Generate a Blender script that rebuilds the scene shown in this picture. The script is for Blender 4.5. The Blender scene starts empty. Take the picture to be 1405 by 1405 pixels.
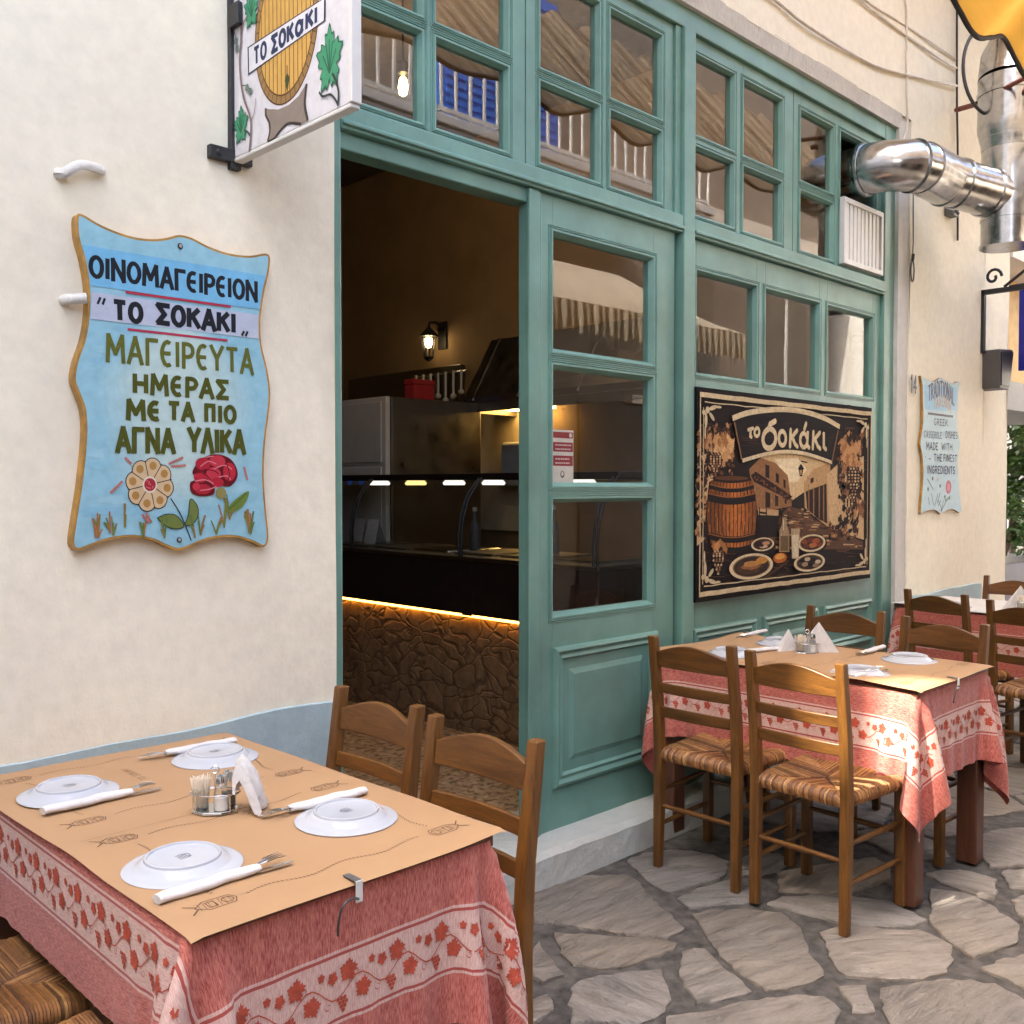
import bpy, bmesh, math, random
import numpy as np
from mathutils import Vector, Matrix
R = math.radians
PI = math.pi
rnd = random.Random(7)
SC = bpy.context.scene
COL = SC.collection

# ------------------------------------------------------------------ camera, sky, sun, exposure
CF, CP, CA = 1340.0, R(1.5), R(45.57)            # focal length in photo pixels (1405 wide), pitch down, heading
CC = Vector((0.0, -2.54, 1.44))
cam_d = bpy.data.cameras.new('camera')
cam = bpy.data.objects.new('camera', cam_d)
COL.objects.link(cam)
cam_d.sensor_width = 36.0
cam_d.lens = CF / 1405.0 * 36.0
cam_d.clip_start = 0.05
cam_d.clip_end = 400.0
cam.location = CC
cam.rotation_euler = (R(90) - CP, 0.0, CA - R(90))
SC.camera = cam

SUN_DIR = Vector((0.65, -0.12, -0.75)).normalized()      # the way the light travels
world = bpy.data.worlds.new('World')
SC.world = world
world.use_nodes = True
wn = world.node_tree
for n in list(wn.nodes):
    wn.nodes.remove(n)
w_out = wn.nodes.new('ShaderNodeOutputWorld')
w_bg = wn.nodes.new('ShaderNodeBackground')
w_sky = wn.nodes.new('ShaderNodeTexSky')
w_sky.sky_type = 'NISHITA'
w_sky.sun_disc = False
w_sky.sun_elevation = math.asin(-SUN_DIR.z)
w_sky.sun_rotation = math.atan2(-SUN_DIR.x, -SUN_DIR.y)
w_sky.air_density = 0.8
w_sky.dust_density = 5.0
w_sky.ozone_density = 0.2
w_bg.inputs['Strength'].default_value = 0.15
wn.links.new(w_sky.outputs[0], w_bg.inputs['Color'])
wn.links.new(w_bg.outputs[0], w_out.inputs['Surface'])
sun_d = bpy.data.lights.new('sun', 'SUN')
sun_d.energy = 2.0
sun_d.angle = R(0.5)
sun_d.color = (1.0, 0.94, 0.84)
sun = bpy.data.objects.new('sun', sun_d)
COL.objects.link(sun)
sun.rotation_euler = SUN_DIR.to_track_quat('-Z', 'Y').to_euler()
sun.location = (-8, 2, 14)

SC.view_settings.view_transform = 'Standard'
SC.view_settings.look = 'None'
SC.view_settings.exposure = 3.6
SC.view_settings.gamma = 1.0
SC.view_settings.use_curve_mapping = False
SC.render.engine = 'CYCLES'
SC.cycles.max_bounces = 10
SC.cycles.diffuse_bounces = 5
SC.cycles.glossy_bounces = 4
SC.cycles.transmission_bounces = 6
SC.cycles.transparent_max_bounces = 12
SC.cycles.caustics_reflective = False
SC.cycles.caustics_refractive = False
SC.cycles.sample_clamp_indirect = 6.0
try:
    SC.cycles.use_denoising = True
    SC.cycles.denoiser = 'OPENIMAGEDENOISE'
except Exception:
    pass

# ------------------------------------------------------------------ photo pixel -> place (used to read positions off the photograph)
_fw = Vector((math.cos(CA)*math.cos(CP), math.sin(CA)*math.cos(CP), -math.sin(CP)))
_rt = Vector((math.sin(CA), -math.cos(CA), 0))
_up = Vector((math.cos(CA)*math.sin(CP), math.sin(CA)*math.sin(CP), math.cos(CP)))
def ray(px, py):
    return _fw + _rt*((px-702.5)/CF) + _up*((702.5-py)/CF)
def on_y(px, py, y=0.0):
    d = ray(px, py); return CC + d*((y-CC.y)/d.y)
def on_x(px, py, x=0.0):
    d = ray(px, py); return CC + d*((x-CC.x)/d.x)
def on_z(px, py, z=0.0):
    d = ray(px, py); return CC + d*((z-CC.z)/d.z)

# ------------------------------------------------------------------ materials
def lin(r, g, b):
    f = lambda c: c/12.92 if c <= 0.04045 else ((c+0.055)/1.055)**2.4
    return (f(r/255), f(g/255), f(b/255))
def new_mat(name):
    m = bpy.data.materials.new(name)
    m.use_nodes = True
    nt = m.node_tree
    return m, nt, nt.nodes['Principled BSDF']
def coords(nt, kind='Object', scale=(1, 1, 1), rot=(0, 0, 0)):
    tc = nt.nodes.new('ShaderNodeTexCoord')
    mp = nt.nodes.new('ShaderNodeMapping')
    mp.inputs['Scale'].default_value = scale
    mp.inputs['Rotation'].default_value = rot
    nt.links.new(tc.outputs[kind], mp.inputs['Vector'])
    return mp.outputs[0]
def noise(nt, vec, scale, detail=4, rough=0.55, dist=0.0):
    n = nt.nodes.new('ShaderNodeTexNoise')
    n.inputs['Scale'].default_value = scale
    n.inputs['Detail'].default_value = detail
    n.inputs['Roughness'].default_value = rough
    n.inputs['Distortion'].default_value = dist
    nt.links.new(vec, n.inputs['Vector'])
    return n.outputs['Fac']
def ramp(nt, fac, stops, interp='LINEAR'):
    r = nt.nodes.new('ShaderNodeValToRGB')
    r.color_ramp.interpolation = interp
    els = r.color_ramp.elements
    while len(els) < len(stops):
        els.new(0.5)
    for e, (p, c) in zip(els, stops):
        e.position = p
        e.color = (*c, 1) if len(c) == 3 else c
    nt.links.new(fac, r.inputs[0])
    return r.outputs[0]
def g3(v):
    return (v, v, v)
def mixc(nt, fac, a, b, mode='MIX'):
    m = nt.nodes.new('ShaderNodeMix')
    m.data_type = 'RGBA'
    m.blend_type = mode
    for s, v in ((m.inputs[0], fac), (m.inputs[6], a), (m.inputs[7], b)):
        if hasattr(v, 'links'):
            nt.links.new(v, s)
        elif isinstance(v, (int, float)):
            s.default_value = v
        else:
            s.default_value = (*v, 1)
    return m.outputs[2]
def fmath(nt, op, a, b=None, c=None):
    m = nt.nodes.new('ShaderNodeMath')
    m.operation = op
    for i, v in enumerate((a, b, c)):
        if v is None: continue
        if hasattr(v, 'links'): nt.links.new(v, m.inputs[i])
        else: m.inputs[i].default_value = v
    return m.outputs[0]
def bump(nt, bs, height, strength=0.3, dist=0.01, prev=None):
    b = nt.nodes.new('ShaderNodeBump')
    b.inputs['Strength'].default_value = strength
    b.inputs['Distance'].default_value = dist
    nt.links.new(height, b.inputs['Height'])
    if prev is not None: nt.links.new(prev, b.inputs['Normal'])
    nt.links.new(b.outputs[0], bs.inputs['Normal'])
    return b.outputs[0]
def setc(nt, sock, v):
    if hasattr(v, 'links'): nt.links.new(v, sock)
    else: sock.default_value = (*v, 1)
def simple(name, col, rough=0.5, metal=0.0, var=0.15, scale=12, bmp=0.0, bscale=60, spec=None, emit=None, estr=0.0):
    m, nt, bs = new_mat(name)
    v = coords(nt)
    n = noise(nt, v, scale, 5)
    dark = tuple(c*(1-var) for c in col); light = tuple(min(1, c*(1+var)) for c in col)
    setc(nt, bs.inputs['Base Color'], ramp(nt, n, [(0.3, dark), (0.7, light)]))
    bs.inputs['Roughness'].default_value = rough
    bs.inputs['Metallic'].default_value = metal
    if spec is not None: bs.inputs['Specular IOR Level'].default_value = spec
    if bmp: bump(nt, bs, noise(nt, v, bscale, 4), bmp, 0.004)
    if emit:
        bs.inputs['Emission Color'].default_value = (*emit, 1)
        bs.inputs['Emission Strength'].default_value = estr
    return m
def plaster(name, col, stain, bs_strength=0.35):
    m, nt, bs = new_mat(name)
    v = coords(nt)
    big = noise(nt, v, 1.3, 6, 0.6)
    fine = noise(nt, v, 22, 6, 0.6)
    c = mixc(nt, ramp(nt, big, [(0.25, g3(0)), (0.85, g3(1))]), col, stain)
    c = mixc(nt, 0.16, c, ramp(nt, fine, [(0.3, g3(0.35)), (0.7, g3(1.0))]), 'MULTIPLY')
    scuff = ramp(nt, noise(nt, coords(nt, 'Object', (1, 1, 0.35)), 5.5, 8, 0.7), [(0.63, g3(0)), (0.74, g3(1))])
    c = mixc(nt, fmath(nt, 'MULTIPLY', scuff, 0.22), c, tuple(x*0.62 for x in col))
    setc(nt, bs.inputs['Base Color'], c)
    bs.inputs['Roughness'].default_value = 0.88
    h1 = noise(nt, v, 4.5, 3, 0.5)
    h2 = noise(nt, v, 55, 6, 0.65)
    h3 = noise(nt, coords(nt, 'Object', (1, 1, 0.4)), 14, 4, 0.6)
    h = fmath(nt, 'ADD', fmath(nt, 'MULTIPLY', h1, 5.0), fmath(nt, 'ADD', h2, fmath(nt, 'MULTIPLY', h3, 1.6)))
    bump(nt, bs, h, bs_strength, 0.008)
    return m
def paintwood(name, col, wear=0.25):
    m, nt, bs = new_mat(name)
    v = coords(nt)
    n = noise(nt, v, 3.0, 6, 0.6)
    g = noise(nt, coords(nt, 'Object', (14, 14, 1.2)), 5, 5, 0.6)
    c = ramp(nt, n, [(0.3, tuple(x*(1-wear) for x in col)), (0.7, tuple(x*(1+wear*0.6) for x in col))])
    chips = ramp(nt, noise(nt, v, 38, 6, 0.7), [(0.70, g3(0)), (0.76, g3(1))])
    c = mixc(nt, fmath(nt, 'MULTIPLY', chips, 0.3), c, tuple(min(1, x*1.9) for x in col))
    setc(nt, bs.inputs['Base Color'], c)
    bs.inputs['Roughness'].default_value = 0.42
    bump(nt, bs, fmath(nt, 'ADD', g, noise(nt, v, 30, 4)), 0.16, 0.003)
    return m
def wood(name, c1, c2, rough=0.42, axis='Z', scale=9):
    m, nt, bs = new_mat(name)
    sc = {'Z': (6, 6, 0.5), 'X': (0.5, 6, 6), 'Y': (6, 0.5, 6)}[axis]
    v = coords(nt, 'Object', sc)
    oi = nt.nodes.new('ShaderNodeObjectInfo')
    add = nt.nodes.new('ShaderNodeVectorMath'); add.operation = 'ADD'
    comb = nt.nodes.new('ShaderNodeCombineXYZ')
    for i in range(3): nt.links.new(fmath(nt, 'MULTIPLY', oi.outputs['Random'], 13.0+i*7), comb.inputs[i])
    nt.links.new(v, add.inputs[0]); nt.links.new(comb.outputs[0], add.inputs[1])
    v = add.outputs[0]
    n = noise(nt, v, scale, 8, 0.62, 0.8)
    fine = noise(nt, v, scale*7, 4, 0.7)
    c = ramp(nt, n, [(0.25, c1), (0.72, c2)])
    c = mixc(nt, 0.5, c, ramp(nt, fine, [(0.3, g3(0.45)), (0.62, g3(1.0))]), 'MULTIPLY')
    hv = nt.nodes.new('ShaderNodeHueSaturation')
    nt.links.new(c, hv.inputs['Color'])
    nt.links.new(fmath(nt, 'ADD', fmath(nt, 'MULTIPLY', oi.outputs['Random'], 0.4), 0.8), hv.inputs['Value'])
    setc(nt, bs.inputs['Base Color'], hv.outputs[0])
    bs.inputs['Roughness'].default_value = rough
    bump(nt, bs, fine, 0.12, 0.002)
    return m
def painted(name, rough=0.5, var=0.12, scale=30, tone=0.8, gam=1.0):
    """one material for hand-painted boards: colour comes from the faces of the artwork"""
    m, nt, bs = new_mat(name)
    a = nt.nodes.new('ShaderNodeAttribute'); a.attribute_name = 'Col'
    v = coords(nt)
    n = noise(nt, v, scale, 6, 0.65)
    gm_ = nt.nodes.new('ShaderNodeGamma'); gm_.inputs[1].default_value = gam; nt.links.new(a.outputs['Color'], gm_.inputs[0])
    c = mixc(nt, 1.0, gm_.outputs[0], ramp(nt, n, [(0.25, g3(tone*(1-var*1.8))), (0.75, g3(tone))]), 'MULTIPLY')
    setc(nt, bs.inputs['Base Color'], c)
    bs.inputs['Roughness'].default_value = rough
    bs.inputs['Specular IOR Level'].default_value = 0.22
    bump(nt, bs, noise(nt, v, scale*3, 4), 0.08, 0.001)
    return m
def metal(name, col, rough=0.3, spangle=0.0, scale=30, var=0.15):
    m, nt, bs = new_mat(name)
    v = coords(nt)
    n = noise(nt, v, scale, 5, 0.6)
    c = ramp(nt, n, [(0.3, tuple(x*(1-var) for x in col)), (0.7, col)])
    setc(nt, bs.inputs['Base Color'], c)
    bs.inputs['Metallic'].default_value = 1.0
    nt.links.new(ramp(nt, n, [(0.3, g3(rough*0.75)), (0.7, g3(min(1, rough*1.3)))]), bs.inputs['Roughness'])
    bump(nt, bs, noise(nt, v, 5, 2), 0.06 + spangle, 0.01)
    return m
def glass(name, tint=(1, 1, 1), f0=0.105, rough=0.0, wav=0.02):
    m, nt, bs = new_mat(name)
    nt.nodes.remove(bs)
    out = nt.nodes['Material Output']
    tr = nt.nodes.new('ShaderNodeBsdfTransparent'); tr.inputs[0].default_value = (*tint, 1)
    gl = nt.nodes.new('ShaderNodeBsdfGlossy'); gl.inputs['Roughness'].default_value = rough
    geo = nt.nodes.new('ShaderNodeNewGeometry')
    dot = nt.nodes.new('ShaderNodeVectorMath'); dot.operation = 'DOT_PRODUCT'
    nt.links.new(geo.outputs['Incoming'], dot.inputs[0]); nt.links.new(geo.outputs['Normal'], dot.inputs[1])
    k = fmath(nt, 'SUBTRACT', 1.0, fmath(nt, 'ABSOLUTE', dot.outputs['Value']))
    f = fmath(nt, 'ADD', fmath(nt, 'MULTIPLY', fmath(nt, 'POWER', k, 5.0), 1-f0), f0)
    if wav:
        b = nt.nodes.new('ShaderNodeBump'); b.inputs['Strength'].default_value = wav; b.inputs['Distance'].default_value = 0.02
        nt.links.new(noise(nt, coords(nt), 2.2, 1), b.inputs['Height']); nt.links.new(b.outputs[0], gl.inputs['Normal'])
    mx = nt.nodes.new('ShaderNodeMixShader')
    nt.links.new(f, mx.inputs[0]); nt.links.new(tr.outputs[0], mx.inputs[1]); nt.links.new(gl.outputs[0], mx.inputs[2])
    nt.links.new(mx.outputs[0], out.inputs['Surface'])
    return m
def emitter(name, col, s):
    m, nt, bs = new_mat(name)
    bs.inputs['Base Color'].default_value = (*col, 1)
    bs.inputs['Emission Color'].default_value = (*col, 1)
    bs.inputs['Emission Strength'].default_value = s
    return m
def cloth_translucent(name, col, back=0.5, streak=(1, 1, 1)):
    m, nt, bs = new_mat(name)
    out = nt.nodes['Material Output']
    v = coords(nt, 'Object', streak)
    c = ramp(nt, noise(nt, v, 2.0, 4, 0.6), [(0.3, tuple(x*0.8 for x in col)), (0.7, col)])
    setc(nt, bs.inputs['Base Color'], c)
    bs.inputs['Roughness'].default_value = 0.8
    t = nt.nodes.new('ShaderNodeBsdfTranslucent')
    nt.links.new(c, t.inputs[0])
    mx = nt.nodes.new('ShaderNodeMixShader'); mx.inputs[0].default_value = back
    nt.links.new(bs.outputs[0], mx.inputs[1]); nt.links.new(t.outputs[0], mx.inputs[2])
    nt.links.new(mx.outputs[0], out.inputs['Surface'])
    return m

M = {}
M['plaster'] = plaster('cream_plaster', (0.81, 0.75, 0.585), (0.755, 0.685, 0.53), 0.17)
M['reveal'] = plaster('pale_grey_plaster', (0.62, 0.60, 0.54), (0.5, 0.47, 0.42), 0.6)
M['dado'] = plaster('blue_grey_plaster', (0.32, 0.42, 0.43), (0.37, 0.455, 0.455), 0.3)
M['step'] = plaster('worn_blue_step', (0.41, 0.47, 0.45), (0.54, 0.49, 0.41), 0.6)
M['green'] = paintwood('green_paint', (0.130, 0.258, 0.208))
M['wood'] = wood('stained_wood', (0.060, 0.022, 0.004), (0.200, 0.082, 0.014))
M['woodH'] = wood('stained_wood_across', (0.055, 0.020, 0.004), (0.18, 0.072, 0.012), axis='Y')
M['tablewood'] = wood('dark_table_wood', (0.075, 0.025, 0.012), (0.16, 0.055, 0.026))
M['paint'] = painted('board_paint')
M['paintrough'] = painted('printed_canvas', 0.85, 0.25, 55, 1.0, 1.22)
M['ochre'] = simple('ochre_edge', (0.36, 0.19, 0.035), 0.55, var=0.35, scale=25)
M['white'] = simple('white_enamel', (0.60, 0.585, 0.55), 0.4, var=0.05)
M['black'] = simple('black_iron', (0.016, 0.015, 0.015), 0.5, var=0.3)
M['galv'] = metal('galvanised_steel', (0.56, 0.56, 0.56), 0.2, 0.04, 26, 0.3)
M['chrome'] = metal('chrome', (0.8, 0.8, 0.8), 0.12, 0.0, 60)
M['steel'] = metal('brushed_steel', (0.24, 0.225, 0.20), 0.36, 0.0, 8)
M['pane'] = glass('window_glass')
M['jar'] = glass('clear_glass', (0.93, 0.95, 0.95), 0.10, 0.02, 0)
M['guard'] = glass('sneeze_glass', (0.80, 0.82, 0.82), 0.05, 0.0, 0)
M['porcelain'] = simple('white_porcelain', (0.43, 0.44, 0.46), 0.10, var=0.02, scale=4)
M['napkin'] = simple('paper_napkin', (0.58, 0.55, 0.515), 0.9, var=0.08, scale=40, bmp=0.9, bscale=55)
M['pick'] = simple('toothpick_wood', (0.80, 0.70, 0.55), 0.7, var=0.15, scale=50)
M['red'] = simple('red_card', (0.35, 0.02, 0.02), 0.5)
M['salt'] = simple('white_salt', (0.75, 0.73, 0.70), 0.9)
M['pepper'] = simple('ground_pepper', (0.10, 0.08, 0.06), 0.9, var=0.6, scale=300)
M['dark'] = simple('dark_laminate', (0.018, 0.011, 0.009), 0.35, var=0.4)
M['blackpanel'] = simple('black_panel', (0.012, 0.010, 0.010), 0.3, var=0.2)
M['inwall'] = simple('ochre_interior_wall', (0.24, 0.155, 0.075), 0.9, var=0.12, scale=3)
M['ceil'] = simple('brown_ceiling', (0.10, 0.07, 0.045), 0.9)
M['rust'] = simple('rusty_iron', (0.17, 0.05, 0.03), 0.7, var=0.5, scale=40)
M['cable'] = simple('pale_cable', (0.62, 0.56, 0.48), 0.6)
M['darkcable'] = simple('dark_cable', (0.03, 0.028, 0.026), 0.5)
M['trim'] = simple('dark_binding', (0.035, 0.028, 0.025), 0.8)
M['blue'] = simple('blue_shutter_paint', (0.03, 0.13, 0.52), 0.5)
M['navy'] = simple('deep_blue_sign', (0.010, 0.012, 0.24), 0.4)
M['amber'] = simple('yellow_panel', (0.50, 0.30, 0.07), 0.6)
M['grey'] = simple('dark_grey_plastic', (0.085, 0.08, 0.078), 0.5)
M['oppwall'] = plaster('beige_plaster', (0.78, 0.68, 0.56), (0.70, 0.60, 0.48))
M['oppdark'] = plaster('brown_plaster', (0.27, 0.22, 0.17), (0.20, 0.165, 0.13))
M['farwall'] = plaster('bright_plaster', (0.78, 0.76, 0.70), (0.66, 0.62, 0.55))
M['leaf'] = simple('green_leaves', (0.07, 0.14, 0.03), 0.5, var=0.5, scale=6)
M['bark'] = simple('bark', (0.10, 0.075, 0.05), 0.9)
M['yellow'] = cloth_translucent('yellow_canvas', (0.82, 0.47, 0.095), 0.5, (0.5, 4, 1))
def _striped():
    m, nt, bs = new_mat('striped_taupe_canvas')
    wv = nt.nodes.new('ShaderNodeTexWave'); wv.wave_type = 'BANDS'; wv.bands_direction = 'X'; wv.inputs['Scale'].default_value = 2.6; wv.inputs['Distortion'].default_value = 0.4
    nt.links.new(coords(nt), wv.inputs['Vector'])
    c = ramp(nt, wv.outputs['Fac'], [(0.0, (0.07, 0.058, 0.045)), (0.30, (0.17, 0.145, 0.115)), (0.85, (0.23, 0.20, 0.155)), (1.0, (0.10, 0.085, 0.065))])
    setc(nt, bs.inputs['Base Color'], c); bs.inputs['Roughness'].default_value = 0.8
    t = nt.nodes.new('ShaderNodeBsdfTranslucent'); t.inputs[0].default_value = (0.75, 0.68, 0.5, 1)
    mx = nt.nodes.new('ShaderNodeMixShader'); mx.inputs[0].default_value = 0.32
    nt.links.new(bs.outputs[0], mx.inputs[1]); nt.links.new(t.outputs[0], mx.inputs[2]); nt.links.new(mx.outputs[0], nt.nodes['Material Output'].inputs['Surface'])
    return m
M['taupe'] = _striped()
M['creamcloth'] = cloth_translucent('cream_canvas', (0.72, 0.62, 0.48), 0.35)
M['ledwarm'] = emitter('warm_led', (1.0, 0.42, 0.06), 1.25)
M['lampwarm'] = emitter('warm_bulb', (1.0, 0.72, 0.35), 2.2)
M['pendant'] = emitter('yellow_bulb', (1.0, 0.66, 0.22), 4.0)
M['heat'] = emitter('white_heat_lamp', (1.0, 0.93, 0.82), 0.15)
M['heatw'] = emitter('warm_heat_lamp', (1.0, 0.72, 0.25), 0.17)
M['hoodlight'] = emitter('hood_strip', (1.0, 0.60, 0.17), 2.5)
M['bluescreen'] = emitter('blue_display', (0.03, 0.16, 0.8), 0.08)
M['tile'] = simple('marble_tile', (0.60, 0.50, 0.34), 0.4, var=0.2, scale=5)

def _terrazzo():
    m, nt, bs = new_mat('terrazzo')
    v = coords(nt)
    vo = nt.nodes.new('ShaderNodeTexVoronoi'); vo.inputs['Scale'].default_value = 26
    nt.links.new(v, vo.inputs['Vector'])
    n = noise(nt, v, 30, 3)
    c = ramp(nt, n, [(0.40, (0.05, 0.035, 0.022)), (0.47, (0.24, 0.18, 0.11)), (0.7, (0.36, 0.28, 0.18))])
    bwn = nt.nodes.new('ShaderNodeRGBToBW'); nt.links.new(vo.outputs['Color'], bwn.inputs[0])
    c = mixc(nt, 0.6, c, bwn.outputs[0], 'SOFT_LIGHT')
    setc(nt, bs.inputs['Base Color'], c); bs.inputs['Roughness'].default_value = 0.45
    return m
M['terrazzo'] = _terrazzo()
def _stonecladding():
    m, nt, bs = new_mat('stone_cladding')
    v = coords(nt, 'Object', (1, 1, 1.6))
    d = nt.nodes.new('ShaderNodeTexNoise'); d.inputs['Scale'].default_value = 4; nt.links.new(v, d.inputs['Vector'])
    ad = nt.nodes.new('ShaderNodeVectorMath'); ad.operation = 'MULTIPLY_ADD'
    nt.links.new(d.outputs['Color'], ad.inputs[0]); ad.inputs[1].default_value = (0.35, 0.35, 0.35); nt.links.new(v, ad.inputs[2])
    vo = nt.nodes.new('ShaderNodeTexVoronoi'); vo.feature = 'DISTANCE_TO_EDGE'; vo.inputs['Scale'].default_value = 6.5
    nt.links.new(ad.outputs[0], vo.inputs['Vector'])
    n = noise(nt, coords(nt, 'Object', (1, 1, 0.5)), 14, 6, 0.65)
    c = ramp(nt, n, [(0.3, (0.13, 0.075, 0.034)), (0.7, (0.33, 0.20, 0.092))])
    j = ramp(nt, vo.outputs['Distance'], [(0.0, g3(1)), (0.06, g3(0))])
    c = mixc(nt, j, c, (0.10, 0.06, 0.03))
    setc(nt, bs.inputs['Base Color'], c); bs.inputs['Roughness'].default_value = 0.75
    h = fmath(nt, 'ADD', ramp(nt, vo.outputs['Distance'], [(0.0, g3(0)), (0.10, g3(1))]), fmath(nt, 'MULTIPLY', n, 0.9))
    bump(nt, bs, h, 0.55, 0.016)
    return m
M['cladding'] = _stonecladding()
def _stone():
    m, nt, bs = new_mat('flagstone')
    a = nt.nodes.new('ShaderNodeAttribute'); a.attribute_name = 'Col'
    v = coords(nt, 'Object', (1, 1, 1), (0, 0, R(44)))
    vr = nt.nodes.new('ShaderNodeVectorRotate'); vr.rotation_type = 'Z_AXIS'
    nt.links.new(coords(nt), vr.inputs['Vector'])
    sepc = nt.nodes.new('ShaderNodeSeparateColor'); nt.links.new(a.outputs['Color'], sepc.inputs[0])
    nt.links.new(fmath(nt, 'ADD', R(44), fmath(nt, 'MULTIPLY', fmath(nt, 'SINE', fmath(nt, 'MULTIPLY', sepc.outputs[0], 900.0)), 0.75)), vr.inputs['Angle'])
    mpv = nt.nodes.new('ShaderNodeMapping'); mpv.inputs['Scale'].default_value = (1.8, 7, 3); nt.links.new(vr.outputs[0], mpv.inputs[0])
    vs = mpv.outputs[0]
    n1 = noise(nt, vs, 3.2, 9, 0.68, 0.9)
    n2 = noise(nt, v, 2.2, 6, 0.6)
    n3 = noise(nt, v, 60, 5, 0.7)
    c = mixc(nt, 0.95, a.outputs['Color'], ramp(nt, n1, [(0.30, g3(0.40)), (0.45, g3(0.85)), (0.56, g3(1.05)), (0.72, g3(1.35))]), 'MULTIPLY')
    c = mixc(nt, ramp(nt, n2, [(0.4, g3(0)), (0.75, g3(0.5))]), c, (0.42, 0.34, 0.25))
    c = mixc(nt, 0.35, c, ramp(nt, n3, [(0.3, g3(0.55)), (0.65, g3(1.0))]), 'MULTIPLY')
    setc(nt, bs.inputs['Base Color'], c)
    bs.inputs['Roughness'].default_value = 0.62
    h = fmath(nt, 'ADD', fmath(nt, 'MULTIPLY', n1, 2.0), fmath(nt, 'MULTIPLY', n3, 0.5))
    bump(nt, bs, h, 0.95, 0.014)
    return m
M['stone'] = _stone()
M['mortar'] = simple('dark_mortar', (0.075, 0.066, 0.056), 0.95, var=0.6, scale=22, bmp=1.0, bscale=38)
def _rush():
    m, nt, bs = new_mat('woven_rush')
    a = nt.nodes.new('ShaderNodeAttribute'); a.attribute_name = 'Col'
    n = noise(nt, coords(nt), 55, 5, 0.7)
    c = mixc(nt, 0.8, a.outputs['Color'], ramp(nt, n, [(0.3, g3(0.45)), (0.6, g3(1.05))]), 'MULTIPLY')
    setc(nt, bs.inputs['Base Color'], c); bs.inputs['Roughness'].default_value = 0.6
    bump(nt, bs, n, 0.3, 0.002)
    return m
M['rush'] = _rush()
CLU, CLV = 0.325+0.31, 0.55+0.31                 # half size of the unfolded tablecloth
def _cloth(name, dark, light, printed_band=True):
    m, nt, bs = new_mat(name)
    uv = nt.nodes.new('ShaderNodeUVMap'); uv.uv_map = 'UVMap'
    mp = nt.nodes.new('ShaderNodeMapping'); mp.inputs['Scale'].default_value = (420, 60, 1)
    nt.links.new(uv.outputs[0], mp.inputs[0])
    n = noise(nt, mp.outputs[0], 1.0, 4, 0.7)
    mp2 = nt.nodes.new('ShaderNodeMapping'); mp2.inputs['Scale'].default_value = (40, 5, 1)
    nt.links.new(uv.outputs[0], mp2.inputs[0])
    n2 = noise(nt, mp2.outputs[0], 1.0, 3, 0.6)
    base = ramp(nt, fmath(nt, 'ADD', fmath(nt, 'MULTIPLY', n, 0.8), fmath(nt, 'MULTIPLY', n2, 0.2)), [(0.38, dark), (0.60, light)])
    sep = nt.nodes.new('ShaderNodeSeparateXYZ'); nt.links.new(uv.outputs[0], sep.inputs[0])
    e = fmath(nt, 'MINIMUM', fmath(nt, 'SUBTRACT', CLU, fmath(nt, 'ABSOLUTE', sep.outputs[0])),
              fmath(nt, 'SUBTRACT', CLV, fmath(nt, 'ABSOLUTE', sep.outputs[1])))
    e5 = fmath(nt, 'MULTIPLY', e, 3.0)             # 0..0.333 m over the ramp
    bandm = ramp(nt, e5, [(0.0, g3(0)), (0.285, g3(1)), (0.300, g3(0)), (0.315, g3(1)), (0.615, g3(0)), (0.630, g3(1)), (0.645, g3(0))], 'CONSTANT')
    line = ramp(nt, e5, [(0.0, g3(0)), (0.300, g3(1)), (0.315, g3(0)), (0.615, g3(1)), (0.630, g3(0))], 'CONSTANT')
    cream = ramp(nt, n, [(0.3, (0.44, 0.22, 0.175)), (0.62, (0.66, 0.45, 0.38))])
    c = mixc(nt, bandm, base, cream)
    c = mixc(nt, line, c, (0.34, 0.055, 0.04))
    setc(nt, bs.inputs['Base Color'], c); bs.inputs['Roughness'].default_value = 0.85
    bs.inputs['Sheen Weight'].default_value = 0.15
    bump(nt, bs, n, 0.25, 0.0015)
    return m
M['cloth'] = _cloth('woven_red_cloth', (0.25, 0.026, 0.020), (0.56, 0.185, 0.135))
M['motif'] = simple('vine_print', (0.40, 0.062, 0.030), 0.85, var=0.25, scale=60)
def _kraft(name, c1, c2):
    m, nt, bs = new_mat(name)
    v = coords(nt)
    setc(nt, bs.inputs['Base Color'], ramp(nt, noise(nt, v, 3, 5), [(0.3, c1), (0.7, c2)]))
    bs.inputs['Roughness'].default_value = 0.75
    bump(nt, bs, fmath(nt, 'ADD', noise(nt, v, 4, 3), fmath(nt, 'MULTIPLY', noise(nt, v, 120, 3), 0.05)), 0.18, 0.012)
    return m
M['kraft'] = _kraft('kraft_paper', (0.355, 0.203, 0.095), (0.385, 0.226, 0.108))
M['whitepaper'] = _kraft('white_paper', (0.50, 0.47, 0.42), (0.55, 0.52, 0.47))
M['ink'] = simple('brown_ink', (0.11, 0.05, 0.022), 0.8, var=0.3, scale=80)
M['greyink'] = simple('grey_ink', (0.06, 0.07, 0.09), 0.4)

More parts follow.
